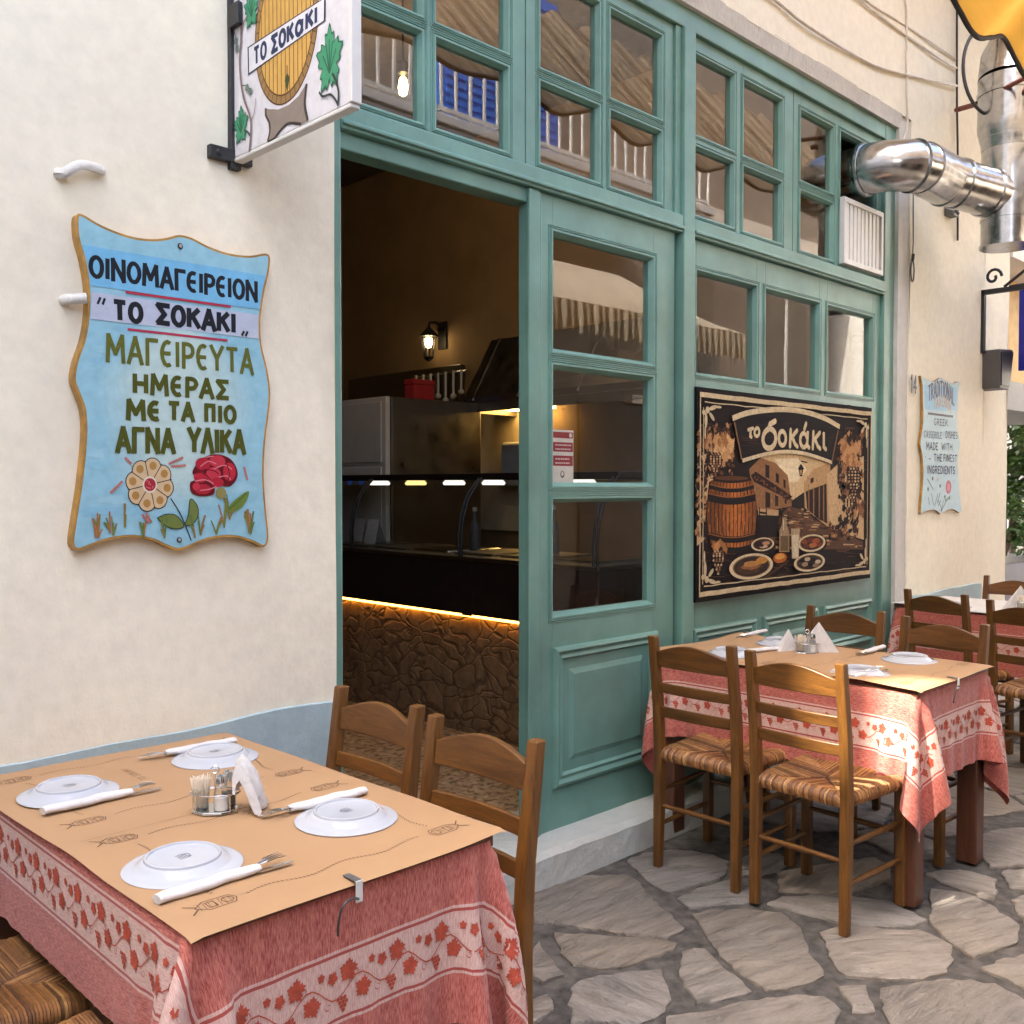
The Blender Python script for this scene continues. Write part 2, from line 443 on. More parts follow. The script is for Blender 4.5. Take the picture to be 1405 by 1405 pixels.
# ------------------------------------------------------------------ mesh helpers
class MB:
    """collects shapes and links them as ONE mesh object"""
    def __init__(s):
        s.v = []; s.f = []; s.m = []; s.c = []; s.cc = (1, 1, 1); s.mi = 0
    def add(s, verts, faces):
        o = len(s.v)
        s.v += [tuple(p) for p in verts]
        for f in faces:
            s.f.append(tuple(i+o for i in f)); s.m.append(s.mi); s.c.append(s.cc)
        return s
    def box(s, a, b, mat=None):
        (x0, y0, z0), (x1, y1, z1) = a, b
        vs = [Vector(p) for p in ((x0,y0,z0),(x1,y0,z0),(x1,y1,z0),(x0,y1,z0),(x0,y0,z1),(x1,y0,z1),(x1,y1,z1),(x0,y1,z1))]
        if mat is not None: vs = [mat @ p for p in vs]
        return s.add(vs, [(0,3,2,1),(4,5,6,7),(0,1,5,4),(1,2,6,5),(2,3,7,6),(3,0,4,7)])
    def tube(s, pts, r, n=10, cap=True, closed=False, squash=None):
        pts = [Vector(p) for p in pts]
        k = len(pts)
        rs = r if isinstance(r, (list, tuple)) else [r]*k
        tang = []
        for i in range(k):
            if closed: t = pts[(i+1) % k]-pts[i-1]
            else: t = pts[min(i+1, k-1)]-pts[max(i-1, 0)]
            tang.append(t.normalized())
        ref = Vector((0, 0, 1)) if abs(tang[0].z) < 0.9 else Vector((1, 0, 0))
        u = tang[0].cross(ref).normalized()
        vs = []
        for i in range(k):
            u = (u - tang[i]*u.dot(tang[i])).normalized()
            w = tang[i].cross(u)
            for j in range(n):
                a = 2*PI*j/n
                sq = squash or (1, 1)
                vs.append(pts[i] + u*(math.cos(a)*rs[i]*sq[0]) + w*(math.sin(a)*rs[i]*sq[1]))
        fs = []
        for i in range(k if closed else k-1):
            i2 = (i+1) % k
            for j in range(n):
                j2 = (j+1) % n
                fs.append((i*n+j, i*n+j2, i2*n+j2, i2*n+j))
        if cap and not closed:
            fs.append(tuple(range(n))[::-1]); fs.append(tuple((k-1)*n+j for j in range(n)))
        return s.add(vs, fs)
    def lathe(s, prof, c=(0, 0, 0), n=32):
        vs = []; fs = []
        for (r, z) in prof:
            for j in range(n):
                a = 2*PI*j/n
                vs.append((c[0]+r*math.cos(a), c[1]+r*math.sin(a), c[2]+z))
        for i in range(len(prof)-1):
            for j in range(n):
                j2 = (j+1) % n
                fs.append((i*n+j, i*n+j2, (i+1)*n+j2, (i+1)*n+j))
        if prof[0][0] > 1e-6: fs.append(tuple(range(n))[::-1])
        if prof[-1][0] > 1e-6: fs.append(tuple((len(prof)-1)*n+j for j in range(n)))
        return s.add(vs, fs)
    def prism(s, poly, f0, f1):
        """poly of 2D points; f0, f1 map a 2D point to the two end faces"""
        k = len(poly)
        vs = [f0(p) for p in poly]+[f1(p) for p in poly]
        fs = [tuple(range(k))[::-1], tuple(range(k, 2*k))]
        for i in range(k):
            j = (i+1) % k
            fs.append((i, j, k+j, k+i))
        return s.add(vs, fs)
    def build(s, name, mats, parent=None, smooth=None, bevel=0.0, org=(0, 0, 0), seg=2, fixn=True):
        me = bpy.data.meshes.new(name)
        o3 = Vector(org)
        me.from_pydata([tuple(Vector(p)-o3) for p in s.v], [], s.f)
        if not isinstance(mats, (list, tuple)): mats = [mats]
        for m in mats: me.materials.append(m)
        me.polygons.foreach_set('material_index', s.m)
        ca = me.color_attributes.new('Col', 'FLOAT_COLOR', 'CORNER')
        buf = []
        for f, c in zip(s.f, s.c): buf += [c[0], c[1], c[2], 1.0]*len(f)
        ca.data.foreach_set('color', buf)
        if fixn:
            bm = bmesh.new(); bm.from_mesh(me)
            bmesh.ops.recalc_face_normals(bm, faces=bm.faces)
            bm.to_mesh(me); bm.free()
        if smooth is not None:
            me.polygons.foreach_set('use_smooth', [True]*len(me.polygons))
            me.set_sharp_from_angle(angle=R(smooth))
        me.update()
        ob = bpy.data.objects.new(name, me)
        ob.location = o3
        COL.objects.link(ob)
        if parent is not None: ob.parent = parent
        if bevel:
            b = ob.modifiers.new('bevel', 'BEVEL'); b.width = bevel; b.segments = seg; b.limit_method = 'ANGLE'; b.angle_limit = R(35)
            b.harden_normals = False
        return ob
def tag(o, label=None, cat=None, group=None, kind=None):
    if label: o['label'] = label
    if cat: o['category'] = cat
    if group: o['group'] = group
    if kind: o['kind'] = kind
    return o
def thing(name, label, cat, loc=(0, 0, 0), rz=0.0, group=None):
    o = bpy.data.objects.new(name, None); COL.objects.link(o)
    o.empty_display_size = 0.1
    o.location = loc; o.rotation_euler = (0, 0, rz)
    return tag(o, label, cat, group)
def copy_tree(o, parent=None):
    c = o.copy(); COL.objects.link(c)
    if parent is not None: c.parent = parent
    for ch in list(o.children): copy_tree(ch, c)
    return c
def bx(name, a, b, m, parent=None, bevel=0.004):
    return MB().box(a, b).build(name, m, parent, bevel=bevel)
def arc(cx, cy, rx, ry, a0, a1, n=10):
    return [(cx+rx*math.cos(R(a0+(a1-a0)*i/n)), cy+ry*math.sin(R(a0+(a1-a0)*i/n))) for i in range(n+1)]

# ------------------------------------------------------------------ brush lettering: every letter is a few strokes in a box one unit high
_O = (0.62, [arc(.31, .5, .26, .46, 90, 450, 22)])
GL = {
 'O': _O, 'I': (.16, [[(.08, 0), (.08, 1)]]),
 'N': (.62, [[(.06, 0), (.06, 1), (.56, 0), (.56, 1)]]),
 'M': (.76, [[(.05, 0), (.10, 1), (.38, .30), (.66, 1), (.71, 0)]]),
 'A': (.62, [[(.03, 0), (.31, 1), (.59, 0)], [(.13, .32), (.49, .32)]]),
 'Γ': (.50, [[(.06, 0), (.06, .96), (.48, .96)]]),
 'e': (.52, [arc(.30, .5, .25, .46, 60, 300, 16), [(.06, .5), (.44, .5)]]),
 'E': (.50, [[(.47, .96), (.06, .96), (.06, .04), (.47, .04)], [(.06, .5), (.40, .5)]]),
 'P': (.52, [[(.06, 0), (.06, .96)]+arc(.24, .70, .24, .26, 90, -90, 10)+[(.06, .44)]]),
 'T': (.58, [[(.02, .96), (.56, .96)], [(.29, 0), (.29, .96)]]),
 'Σ': (.58, [[(.54, .95), (.06, .95), (.36, .5), (.06, .05), (.54, .05)]]),
 'K': (.58, [[(.06, 0), (.06, 1)], [(.54, 1), (.08, .46)], [(.22, .60), (.56, 0)]]),
 'H': (.60, [[(.06, 0), (.06, 1)], [(.54, 0), (.54, 1)], [(.06, .5), (.54, .5)]]),
 'Y': (.58, [[(.02, 1), (.29, .48), (.56, 1)], [(.29, 0), (.29, .48)]]),
 'Λ': (.58, [[(.03, 0), (.29, 1), (.55, 0)]]),
 'Π': (.64, [[(.02, .96), (.62, .96)], [(.12, 0), (.12, .96)], [(.52, 0), (.52, .96)]]),
 'R': (.54, [[(.06, 0), (.06, .96)]+arc(.24, .72, .24, .24, 90, -90, 10)+[(.06, .48)], [(.24, .48), (.52, 0)]]),
 'D': (.58, [[(.06, .04), (.06, .96)]+arc(.2, .5, .34, .46, 90, -90, 14)+[(.06, .04)]]),
 'L': (.46, [[(.06, 1), (.06, .04), (.44, .04)]]),
 'C': (.54, [arc(.32, .5, .26, .46, 50, 310, 16)]),
 'G': (.58, [arc(.32, .5, .26, .46, 50, 330, 16)+[(.56, .44), (.36, .44)]]),
 'S': (.50, [arc(.26, .73, .20, .23, 40, 270, 10)+arc(.26, .27, .20, .23, 90, -140, 10)]),
 'W': (.80, [[(.03, 1), (.20, 0), (.40, .75), (.60, 0), (.77, 1)]]),
 'F': (.48, [[(.06, 0), (.06, .96), (.46, .96)], [(.06, .5), (.38, .5)]]),
 'V': (.58, [[(.03, 1), (.29, 0), (.55, 1)]]),
 '1': (.30, [[(.04, .78), (.18, 1), (.18, 0)]]),
 '4': (.56, [[(.40, 0), (.40, 1), (.04, .32), (.54, .32)]]),
 '"': (.34, [[(.08, .72), (.16, 1)], [(.22, .72), (.30, 1)]]),
 ',': (.34, [[(.06, -.08), (.14, .22)], [(.20, -.08), (.28, .22)]]),
 '-': (.40, [[(.06, .5), (.34, .5)]]), '.': (.2, [[(.06, .3), (.14, .42)]]),
 ' ': (.36, []),
 # lower case of the printed panel
 'τ': (.46, [[(.03, .60), (.44, .66)], [(.24, .63), (.20, .1), (.30, .02)]]),
 'ο': (.52, [arc(.26, .32, .21, .31, 90, 450, 18)]),
 'σ': (.66, [[(.56, 1.02), (.36, .93)]+arc(.33, .36, .26, .38, 100, 440, 20)]),
 'κ': (.56, [[(.10, 0), (.14, .72)], [(.52, .72), (.14, .34)], [(.24, .40), (.40, .12), (.54, .02)]]),
 'ά': (.60, [arc(.26, .32, .21, .31, 20, 340, 16), [(.50, .66), (.46, .12), (.58, .02)], [(.30, .82), (.40, 1.06)]]),
 'α': (.60, [arc(.26, .36, .21, .36, 20, 340, 16), [(.50, .76), (.47, .12), (.56, .0)]]),
 'ι': (.26, [[(.10, .68), (.10, .12), (.22, .02)]]),
}
def ribbon(pts, w):
    """outline polygon of a brush stroke"""
    p = [Vector((a[0], a[1])) for a in pts]
    q = [p[0]]
    for a in p[1:]:
        if (a-q[-1]).length > 1e-6: q.append(a)
    p = q
    n = len(p)
    if n < 2: return []
    L = []; Rr = []
    closed = n > 3 and (p[0]-p[-1]).length < 1e-5
    for i in range(n):
        if closed:
            a = (p[i]-p[i-1 if i > 0 else n-2]); b = (p[(i+1) if i < n-1 else 1]-p[i])
        else:
            a = p[i]-p[i-1] if i > 0 else p[1]-p[0]
            b = p[i+1]-p[i] if i < n-1 else p[-1]-p[-2]
        a = a.normalized(); b = b.normalized()
        na = Vector((-a.y, a.x)); nb = Vector((-b.y, b.x))
        m = na+nb
        if m.length < 1e-4: m = na
        m = m.normalized()
        k = 1/max(0.80, m.dot(na))
        L.append(p[i]+m*(w/2*k)); Rr.append(p[i]-m*(w/2*k))
    return [(L[i], L[i+1], Rr[i+1], Rr[i]) for i in range(n-1)]
class Canvas:
    """flat artwork on a board: f(a, b, h) maps board coordinates and a height above the board to a point"""
    def __init__(s, f, step=0.00004, h0=0.0004):
        s.f = f; s.mb = MB(); s.h = h0; s.step = step; s.k = 0
    def layer(s): s.h += s.step*3
    def poly(s, pts, col):
        s.k += 1
        h = s.h + (s.k % 20)*s.step*0.14
        s.mb.cc = col
        s.mb.add([s.f(p[0], p[1], h) for p in pts], [tuple(range(len(pts)))])
    def stroke(s, pts, w, col):
        """a brush stroke; at a sharp corner the brush stops and starts again"""
        P = [Vector((p[0], p[1])) for p in pts]
        runs = [[P[0]]]
        for i in range(1, len(P)):
            runs[-1].append(P[i])
            if i < len(P)-1:
                a, b = P[i]-P[i-1], P[i+1]-P[i]
                if a.length > 1e-7 and b.length > 1e-7 and a.normalized().dot(b.normalized()) < .6: runs.append([P[i]])
        for r in runs:
            if len(r) < 2: continue
            if len(runs) > 1 and len(r) > 1:
                d0 = (r[0]-r[1]); d1 = (r[-1]-r[-2])
                if d0.length > 1e-7: r[0] = r[0]+d0.normalized()*w*.32
                if d1.length > 1e-7: r[-1] = r[-1]+d1.normalized()*w*.32
            s.k += 1
            h = s.h + (s.k % 20)*s.step*0.14
            s.mb.cc = col
            for q in ribbon(r, w):
                s.mb.add([s.f(p[0], p[1], h) for p in q], [(0, 1, 2, 3)])
    def disc(s, a, b, ra, rb, col, n=14, rot=0.0):
        pts = []
        for i in range(n):
            t = 2*PI*i/n
            x, y = ra*math.cos(t), rb*math.sin(t)
            pts.append((a+x*math.cos(rot)-y*math.sin(rot), b+x*math.sin(rot)+y*math.cos(rot)))
        s.poly(pts, col)
    def text(s, t, a0, b0, a1, hgt, col, w=0.15, gap=0.14, warp=None, slant=0.0):
        """letters from a0 to a1, feet at b0, height hgt"""
        tot = sum(GL[c][0]+gap for c in t)-gap
        k = (a1-a0)/tot
        x = 0.0
        for c in t:
            wd, sts = GL[c]
            for st in sts:
                jit = [(p[0]+rnd.uniform(-.008, .008), p[1]+rnd.uniform(-.008, .008)) for p in st]
                if len(st) > 3 and st[0] == st[-1]: jit[-1] = jit[0]
                if abs(st[0][0]-st[-1][0])+abs(st[0][1]-st[-1][1]) < 1e-6: jit[-1] = jit[0]
                P = [(a0+(x+p[0])*k+slant*p[1]*hgt, b0+p[1]*hgt) for p in jit]
                if warp: P = [warp(*p) for p in P]
                # stroke width in board units; the ribbon is made in board space
                s.stroke(P, w*hgt*min(1.25, max(.95, k/hgt)), col)
            x += wd+gap
        s.layer()

# ================================================================== LARGE STRUCTURE
# ground: mortar sheet to the horizon, flagstones on it
gm = MB(); gm.add([(-120, -120, -0.012), (120, -120, -0.012), (120, 120, -0.012), (-120, 120, -0.012)], [(0, 1, 2, 3)])
tag(gm.build('ground', M['mortar']), kind='structure')
def SG(zx, zy):
    p = on_z(700+zx*.5018, 1050+zy*.5018, 0.0); return (p.x, p.y)
TR = [
 [(60,350),(120,325),(200,300),(320,297),(355,318),(370,345),(425,395),(478,440),(430,468),(360,462),(280,452),(180,435),(65,425)],
 [(120,455),(300,465),(400,472),(458,483),(450,500),(390,520),(330,542),(250,553),(170,540),(140,510)],
 [(165,605),(190,585),(240,570),(330,560),(415,555),(428,600),(443,640),(420,668),(395,690),(345,705),(250,694),(170,700),(160,650)],
 [(470,505),(500,495),(530,497),(565,528),(600,560),(665,613),(590,632),(510,648),(490,610),(462,570)],
 [(497,405),(560,390),(660,392),(745,400),(790,440),(820,510),(860,570),(800,598),(700,612),(640,575),(590,530),(540,470)],
 [(845,455),(890,440),(960,435),(1050,447),(1120,447),(1175,470),(1207,490),(1205,540),(1195,562),(1130,580),(1020,578),(920,573),(890,545)],
 [(415,720),(430,685),(520,675),(600,652),(680,640),(780,625),(865,632),(907,670),(885,720),(800,760),(620,790),(420,780)],
 [(900,600),(975,597),(985,632),(997,670),(935,675)],
 [(1010,605),(1100,590),(1200,580),(1330,592),(1410,640),(1430,760),(1250,790),(1070,760),(1030,690)],
 [(1150,335),(1250,350),(1330,390),(1395,435),(1385,480),(1330,500),(1262,525),(1200,480),(1150,430)],
 [(1288,550),(1350,525),(1440,505),(1500,570),(1440,620)],
 [(1345,285),(1420,278),(1500,310),(1440,345),(1362,330)],
 [(1372,365),(1400,352),(1480,370),(1500,450),(1405,425)],
 [(318,258),(360,240),(430,230),(500,232),(562,245),(600,262),(585,300),(520,320),(440,347),(400,330),(355,296)],
 [(455,362),(500,340),(560,320),(610,308),(662,305),(682,335),(684,370),(600,378),(490,385)],
 [(700,372),(740,358),(820,352),(900,350),(1050,372),(1143,420),(1100,436),(1000,436),(900,425),(800,400)],
 [(730,290),(800,275),(850,268),(930,255),(1000,250),(1040,275),(1035,310),(940,342),(830,345),(735,340)],
 [(615,282),(640,245),(690,235),(735,238),(760,262),(735,285),(640,302)],
 [(1135,295),(1180,285),(1250,285),(1330,310),(1325,365),(1250,345),(1180,320)],
 [(1290,185),(1340,172),(1440,168),(1520,215),(1450,270),(1310,275),(1280,225)],
 [(78,478),(105,515),(145,570),(88,590),(40,560)],
 [(50,640),(100,620),(120,660),(60,705),(10,690)],
]
traced = [[SG(*p) for p in poly] for poly in TR]
def inside(p, poly):
    c = False; n = len(poly)
    for i in range(n):
        (x1, y1), (x2, y2) = poly[i], poly[i-1]
        if (y1 > p[1]) != (y2 > p[1]) and p[0] < (x2-x1)*(p[1]-y1)/(y2-y1)+x1: c = not c
    return c
def clip(poly, px, py, nx, ny):
    out = []
    for i in range(len(poly)):
        a, b = poly[i-1], poly[i]
        da = (a[0]-px)*nx+(a[1]-py)*ny; db = (b[0]-px)*nx+(b[1]-py)*ny
        if (da <= 0) != (db <= 0):
            t = da/(da-db); out.append((a[0]+(b[0]-a[0])*t, a[1]+(b[1]-a[1])*t))
        if db <= 0: out.append(b)
    return out
fix = []
for poly in traced:
    n = len(poly)
    for i in range(n):
        for t in (0, .5):
            a, b = poly[i], poly[(i+1) % n]
            p = (a[0]+(b[0]-a[0])*t, a[1]+(b[1]-a[1])*t)
            cx = sum(q[0] for q in poly)/n; cy = sum(q[1] for q in poly)/n
            fix.append((p[0]+(cx-p[0])*.12, p[1]+(cy-p[1])*.12))
seeds = []
gs = 0.40
rs = random.Random(3)
for ix in range(-8, 42):
    for iy in range(-12, 1):
        p = ((ix+rs.uniform(-.38, .38)+(iy % 2)*.5)*gs*1.15, (iy+rs.uniform(-.38, .38))*gs)
        if any(inside(p, t) for t in traced): continue
        if min([9]+[math.hypot(p[0]-q[0], p[1]-q[1]) for q in fix]) < 0.09: continue
        if p[1] > -0.2 and 1.6 < p[0] < 5.6: continue
        seeds.append(p)
cells = []
for p in seeds:
    poly = [(p[0]-.5, p[1]-.5), (p[0]+.5, p[1]-.5), (p[0]+.5, p[1]+.5), (p[0]-.5, p[1]+.5)]
    for q in seeds+fix:
        d = (q[0]-p[0], q[1]-p[1]); L = math.hypot(*d)
        if L < 1e-9 or L > 1.5: continue
        fx = q in ()
        poly = clip(poly, p[0]+d[0]*.5-d[0]/L*.012, p[1]+d[1]*.5-d[1]/L*.012, d[0]/L, d[1]/L)
        if len(poly) < 3: break
    if len(poly) >= 3: cells.append(poly)
def rough_outline(poly, amp):
    out = []
    n = len(poly)
    for i in range(n):
        a, b = poly[i], poly[(i+1) % n]
        L = math.hypot(b[0]-a[0], b[1]-a[1]); k = max(1, int(L/.028))
        for j in range(k):
            t = j/k
            a_ = amp*(0.5 if j == 0 else 1)
            out.append((a[0]+(b[0]-a[0])*t+rs.uniform(-a_, a_), a[1]+(b[1]-a[1])*t+rs.uniform(-a_, a_)))
    return out
pv = MB()
for poly in traced+cells:
    area = abs(sum(poly[i-1][0]*poly[i][1]-poly[i][0]*poly[i-1][1] for i in range(len(poly))))/2
    if area < .006: continue
    o = rough_outline(poly, .0075)
    cx = sum(q[0] for q in o)/len(o); cy = sum(q[1] for q in o)/len(o)
    b = rs.uniform(.72, 1.12); w = rs.uniform(-.02, .03)
    pv.cc = (.275*b+w*.7, .243*b, .210*b-w*.7)
    tz = rs.uniform(-.002, .002)
    n = len(o)
    ins = lambda q, d: (q[0]+(cx-q[0])*d/max(.05, math.hypot(cx-q[0], cy-q[1])), q[1]+(cy-q[1])*d/max(.05, math.hypot(cx-q[0], cy-q[1])))
    r0 = [(q[0], q[1], -.013) for q in o]
    r1 = [(q[0], q[1], -.004+tz) for q in o]
    r2 = [(*ins(q, .006), tz) for q in o]
    fs = [tuple(range(2*n, 3*n))]
    for i in range(n):
        j = (i+1) % n
        fs += [(i, j, n+j, n+i), (n+i, n+j, 2*n+j, 2*n+i)]
    pv.add(r0+r1+r2, fs)
tag(pv.build('pavement', M['stone'], smooth=50), kind='structure')

# ------------------------------------------------------------------ the restaurant building and its green shopfront
B = thing('restaurant_building', 'cream plastered restaurant with tall green wooden shopfront and blue grey base', 'building', (3.6, 0, 0))
B.matrix_world  # identity of the base; parts are given in world coordinates and shifted
def part(mb, name, m, parent=B, **k):
    o = mb.build(name, m, None, **k)
    o.location = Vector(o.location)-Vector((3.6, 0, 0))
    o.parent = parent
    return o
def sub(mb, name, m, parent, **k):
    o = mb.build(name, m, None, **k)
    o.parent = parent
    return o
def wall_grid(x0, x1, z0, z1, y, st=.12, amp=.006):
    """one face of hand trowelled plaster"""
    nx = max(2, int((x1-x0)/st)); nz = max(2, int((z1-z0)/st))
    vs = []; fs = []
    for i in range(nx+1):
        for j in range(nz+1):
            x = x0+(x1-x0)*i/nx; z = z0+(z1-z0)*j/nz
            w = amp*(math.sin(x*3.1+z*1.7)+math.sin(x*1.3-z*4.1+1)+.6*math.sin(x*7+z*5.3))
            vs.append((x, y+w*.5, z))
    for i in range(nx):
        for j in range(nz):
            a = i*(nz+1)+j
            fs.append((a, a+nz+1, a+nz+2, a+1))
    return vs, fs
X0, X1 = 1.705, 5.625                           # clear opening of the shopfront
ZT = 3.525
WT = 5.2
wl = MB()
def slab(x0, x1, z0, z1, yf=-.03, yb=.28):
    vs, fs = wall_grid(x0, x1, z0, z1, yf)
    wl.add(vs, fs)
    wl.add([(x0, yf, z0), (x1, yf, z0), (x1, yb, z0), (x0, yb, z0), (x0, yf, z1), (x1, yf, z1), (x1, yb, z1), (x0, yb, z1)],
           [(0, 3, 2, 1), (4, 5, 6, 7), (1, 2, 6, 5), (2, 3, 7, 6), (3, 0, 4, 7)])
slab(-6.0, X0, 0, WT)
slab(X0, 5.76, 3.60, WT)
slab(5.76, 6.95, 0, WT)
slab(6.95, 7.55, 0, WT, .02, .4)
part(wl, 'wall', M['plaster'], smooth=40)
rv = MB()
rv.box((X1, -.022, 0.0), (5.76, .26, 3.60))
for i in range(28):                              # rough mortar lip above the frame
    xa = X0+.0+(X1-X0)*i/28; xb = X0+(X1-X0)*(i+1)/28
    dz = rs.uniform(-.006, .006)
    rv.add([(xa, -.018, ZT), (xb, -.018, ZT), (xb, -.034+rs.uniform(-.004, .004), 3.605+dz), (xa, -.034, 3.605+dz), (xa, .26, ZT), (xb, .26, ZT), (xb, .26, 3.6), (xa, .26, 3.6)],
           [(0, 1, 2, 3), (0, 4, 5, 1), (3, 2, 6, 7), (0, 3, 7, 4), (1, 5, 6, 2)])
part(rv, 'opening_surround', M['reveal'])
dd = MB()
def dado_edge(x): return .782+.006*math.sin(x*5)+.004*math.sin(x*13+1)
for (xa, xb) in ((-6.0, X0-.004), (5.77, 6.93)):
    n = int((xb-xa)/.1)
    vs = []; fs = []
    for i in range(n+1):
        x = xa+(xb-xa)*i/n
        zt = dado_edge(x)
        vs += [(x, -.040, 0), (x, -.040, zt-.003), (x, -.034, zt), (x, -.02, zt+.001)]
    for i in range(n):
        a = i*4
        fs += [(a, a+4, a+5, a+1), (a+1, a+5, a+6, a+2), (a+2, a+6, a+7, a+3)]
    k = 4*n
    fs += [(k, k+3, k+2, k+1), (0, 1, 2, 3)]
    vs += [(xb, -.02, 0), (xa, -.02, 0)]
    fs += [(k, k+4, k+3), (0, 3, k+5)]
    dd = MB(); dd.add(vs, fs); part(dd, 'dado', M['dado'], fixn=True)
st = MB()
n = 60
vs = []; fs = []
for i in range(n+1):
    x = X0+.005+(X1-X0+.12)*i/n
    j = .001*math.sin(i*2.1)+rs.uniform(-.0016, .0016)
    vs += [(x, -.150+j, -.01), (x, -.140+j, .098+j), (x, -.118+j, .118+j*.5), (x, .30, .102)]
for i in range(n):
    a = i*4
    fs += [(a, a+4, a+5, a+1), (a+1, a+5, a+6, a+2), (a+2, a+6, a+7, a+3)]
fs += [(0, 1, 2, 3), (4*n, 4*n+3, 4*n+2, 4*n+1)]
st.add(vs, fs)
part(st, 'doorstep', M['step'], smooth=30)

G = M['green']
# fixed frame: jambs, posts, beams
fr = MB()
fr.box((X0, 0, .10), (1.752, .12, ZT))
fr.box((5.497, 0, .10), (X1, .12, ZT))
fr.box((1.752, .002, 3.435), (5.497, .122, ZT))
fr.box((1.752, -.004, 2.545), (3.532, .11, 2.622))
fr.box((3.616, -.004, 2.545), (5.497, .11, 2.622))
fr.box((3.532, -.008, .10), (3.616, .12, 3.435))
fr.box((1.752, -.014, 2.556), (3.532, -.004, 2.572))
fr.box((3.616, -.014, 2.556), (5.497, -.004, 2.572))
fr.box((3.616, .0, .105), (5.497, .11, .20))
fr.box((1.752, .02, 2.49), (2.60, .10, 2.545))     # sliding rail over the doorway
part(fr, 'shopfront_frame', G, bevel=.005)
def sash(name, x0, x1, z0, z1, openings, yf=.022, yb=.062, glassy=.045, parent=B, panes=True, mould=.010):
    """a frame with rectangular openings (xa, xb, za, zb) cut out of it, moulding round each, a pane in each"""
    mb = MB()
    xs = sorted({x0, x1, *[o[0] for o in openings], *[o[1] for o in openings]})
    zs = sorted({z0, z1, *[o[2] for o in openings], *[o[3] for o in openings]})
    def hole(xm, zm): return any(o[0] < xm < o[1] and o[2] < zm < o[3] for o in openings)
    # merge cells into vertical and horizontal bars: emit maximal runs per column
    for i in range(len(xs)-1):
        j = 0
        while j < len(zs)-1:
            xm = (xs[i]+xs[i+1])/2
            if hole(xm, (zs[j]+zs[j+1])/2): j += 1; continue
            k = j
            while k < len(zs)-1 and not hole(xm, (zs[k]+zs[k+1])/2): k += 1
            mb.box((xs[i], yf, zs[j]), (xs[i+1], yb, zs[k]))
            j = k
    for (a, b, c, d) in openings:                     # bevelled glazing beads
        w = mould
        o_ = [(a, c), (b, c), (b, d), (a, d)]; i_ = [(a+w, c+w), (b-w, c+w), (b-w, d-w), (a+w, d-w)]
        for y0, y1 in ((yf-.004, glassy-.008),):
            vs = [(p[0], y0, p[1]) for p in o_]+[(p[0], y1, p[1]) for p in i_]+[(p[0], yb-.002, p[1]) for p in i_]
            oo = [(a-.008, c-.008), (b+.008, c-.008), (b+.008, d+.008), (a-.008, d+.008)]
            vs += [(p[0], y0, p[1]) for p in oo]+[(p[0], yf, p[1]) for p in oo]
            fs = []
            for q in range(4):
                r = (q+1) % 4
                fs += [(q, r, 4+r, 4+q), (4+q, 4+r, 8+r, 8+q), (q, 12+q, 12+r, r), (12+q, 16+q, 16+r, 12+r)]
            mb.add(vs, fs)
    for (a, b, c, d) in openings:
        for off, wd, pr in ((.013, .0035, .0045), (.021, .003, .003)):
            for (p, q) in (((a-off, c-off), (b+off, c-off)), ((b+off, c-off), (b+off, d+off)), ((b+off, d+off), (a-off, d+off)), ((a-off, d+off), (a-off, c-off))):
                xa, xb = min(p[0], q[0])-wd/2, max(p[0], q[0])+wd/2; za, zb = min(p[1], q[1])-wd/2, max(p[1], q[1])+wd/2
                if xa < x0+.002 or xb > x1-.002 or za < z0+.002 or zb > z1-.002: continue
                if any(o[0]-.004 < (xa+xb)/2 < o[1]+.004 and o[2]-.004 < (za+zb)/2 < o[3]+.004 for o in openings): continue
                mb.box((xa, yf-pr, za), (xb, yf+.001, zb))
    fo = part(mb, name, G, parent, bevel=.0015, fixn=True)
    if panes:
        for (a, b, c, d) in openings:
            p = MB(); p.add([(a, glassy, c), (b, glassy, c), (b, glassy, d), (a, glassy, d)], [(0, 1, 2, 3)])
            o = p.build('pane', M['pane'], None); o.parent = fo
    return fo
ZB, ZM0, ZM1, ZP = 2.650, 2.955, 3.005, 3.360
sash('transom_window', 1.755, 2.578, 2.624, 3.433, [(1.80, 2.092, ZB, ZM0), (2.150, 2.492, ZB, ZM0), (1.80, 2.092, ZM1, ZP), (2.150, 2.492, ZM1, ZP)])
sash('transom_window', 2.584, 3.490, 2.624, 3.433, [(2.657, 2.998, ZB, ZM0), (3.064, 3.406, ZB, ZM0), (2.657, 2.998, ZM1, ZP), (3.064, 3.406, ZM1, ZP)])
sash('transom_window', 3.618, 4.498, 2.624, 3.433, [(3.64, 3.962, ZB, ZM0), (4.040, 4.392, ZB, ZM0), (3.64, 3.962, ZM1, ZP), (4.040, 4.392, ZM1, ZP)])
tw = sash('transom_window', 4.504, 5.495, 2.624, 3.433, [(4.570, 4.918, ZB, ZM0), (4.995, 5.430, ZB, ZM0), (4.570, 4.918, ZM1, ZP), (4.995, 5.430, ZM1, ZP)], panes=False)
for (a, b, c, d) in [(4.570, 4.918, ZB, ZM0), (4.570, 4.918, ZM1, ZP)]:
    p = MB(); p.add([(a, .045, c), (b, .045, c), (b, .045, d), (a, .045, d)], [(0, 1, 2, 3)])
    o = p.build('pane', M['pane'], None); o.parent = tw
vg = MB()
vg.box((4.985, -.012, 2.645), (5.455, .018, 2.672)); vg.box((4.985, -.012, 2.975), (5.455, .018, 3.002))
vg.box((4.985, -.012, 2.672), (5.012, .018, 2.975)); vg.box((5.428, -.012, 2.672), (5.455, .018, 2.975))
for i in range(9):
    xx = 5.018+i*.0455
    vg.box((xx, -.004, 2.672), (xx+.033, .008, 2.975))
vo_ = vg.build('vent_grille', M['white'], None, bevel=.002); vo_.parent = tw
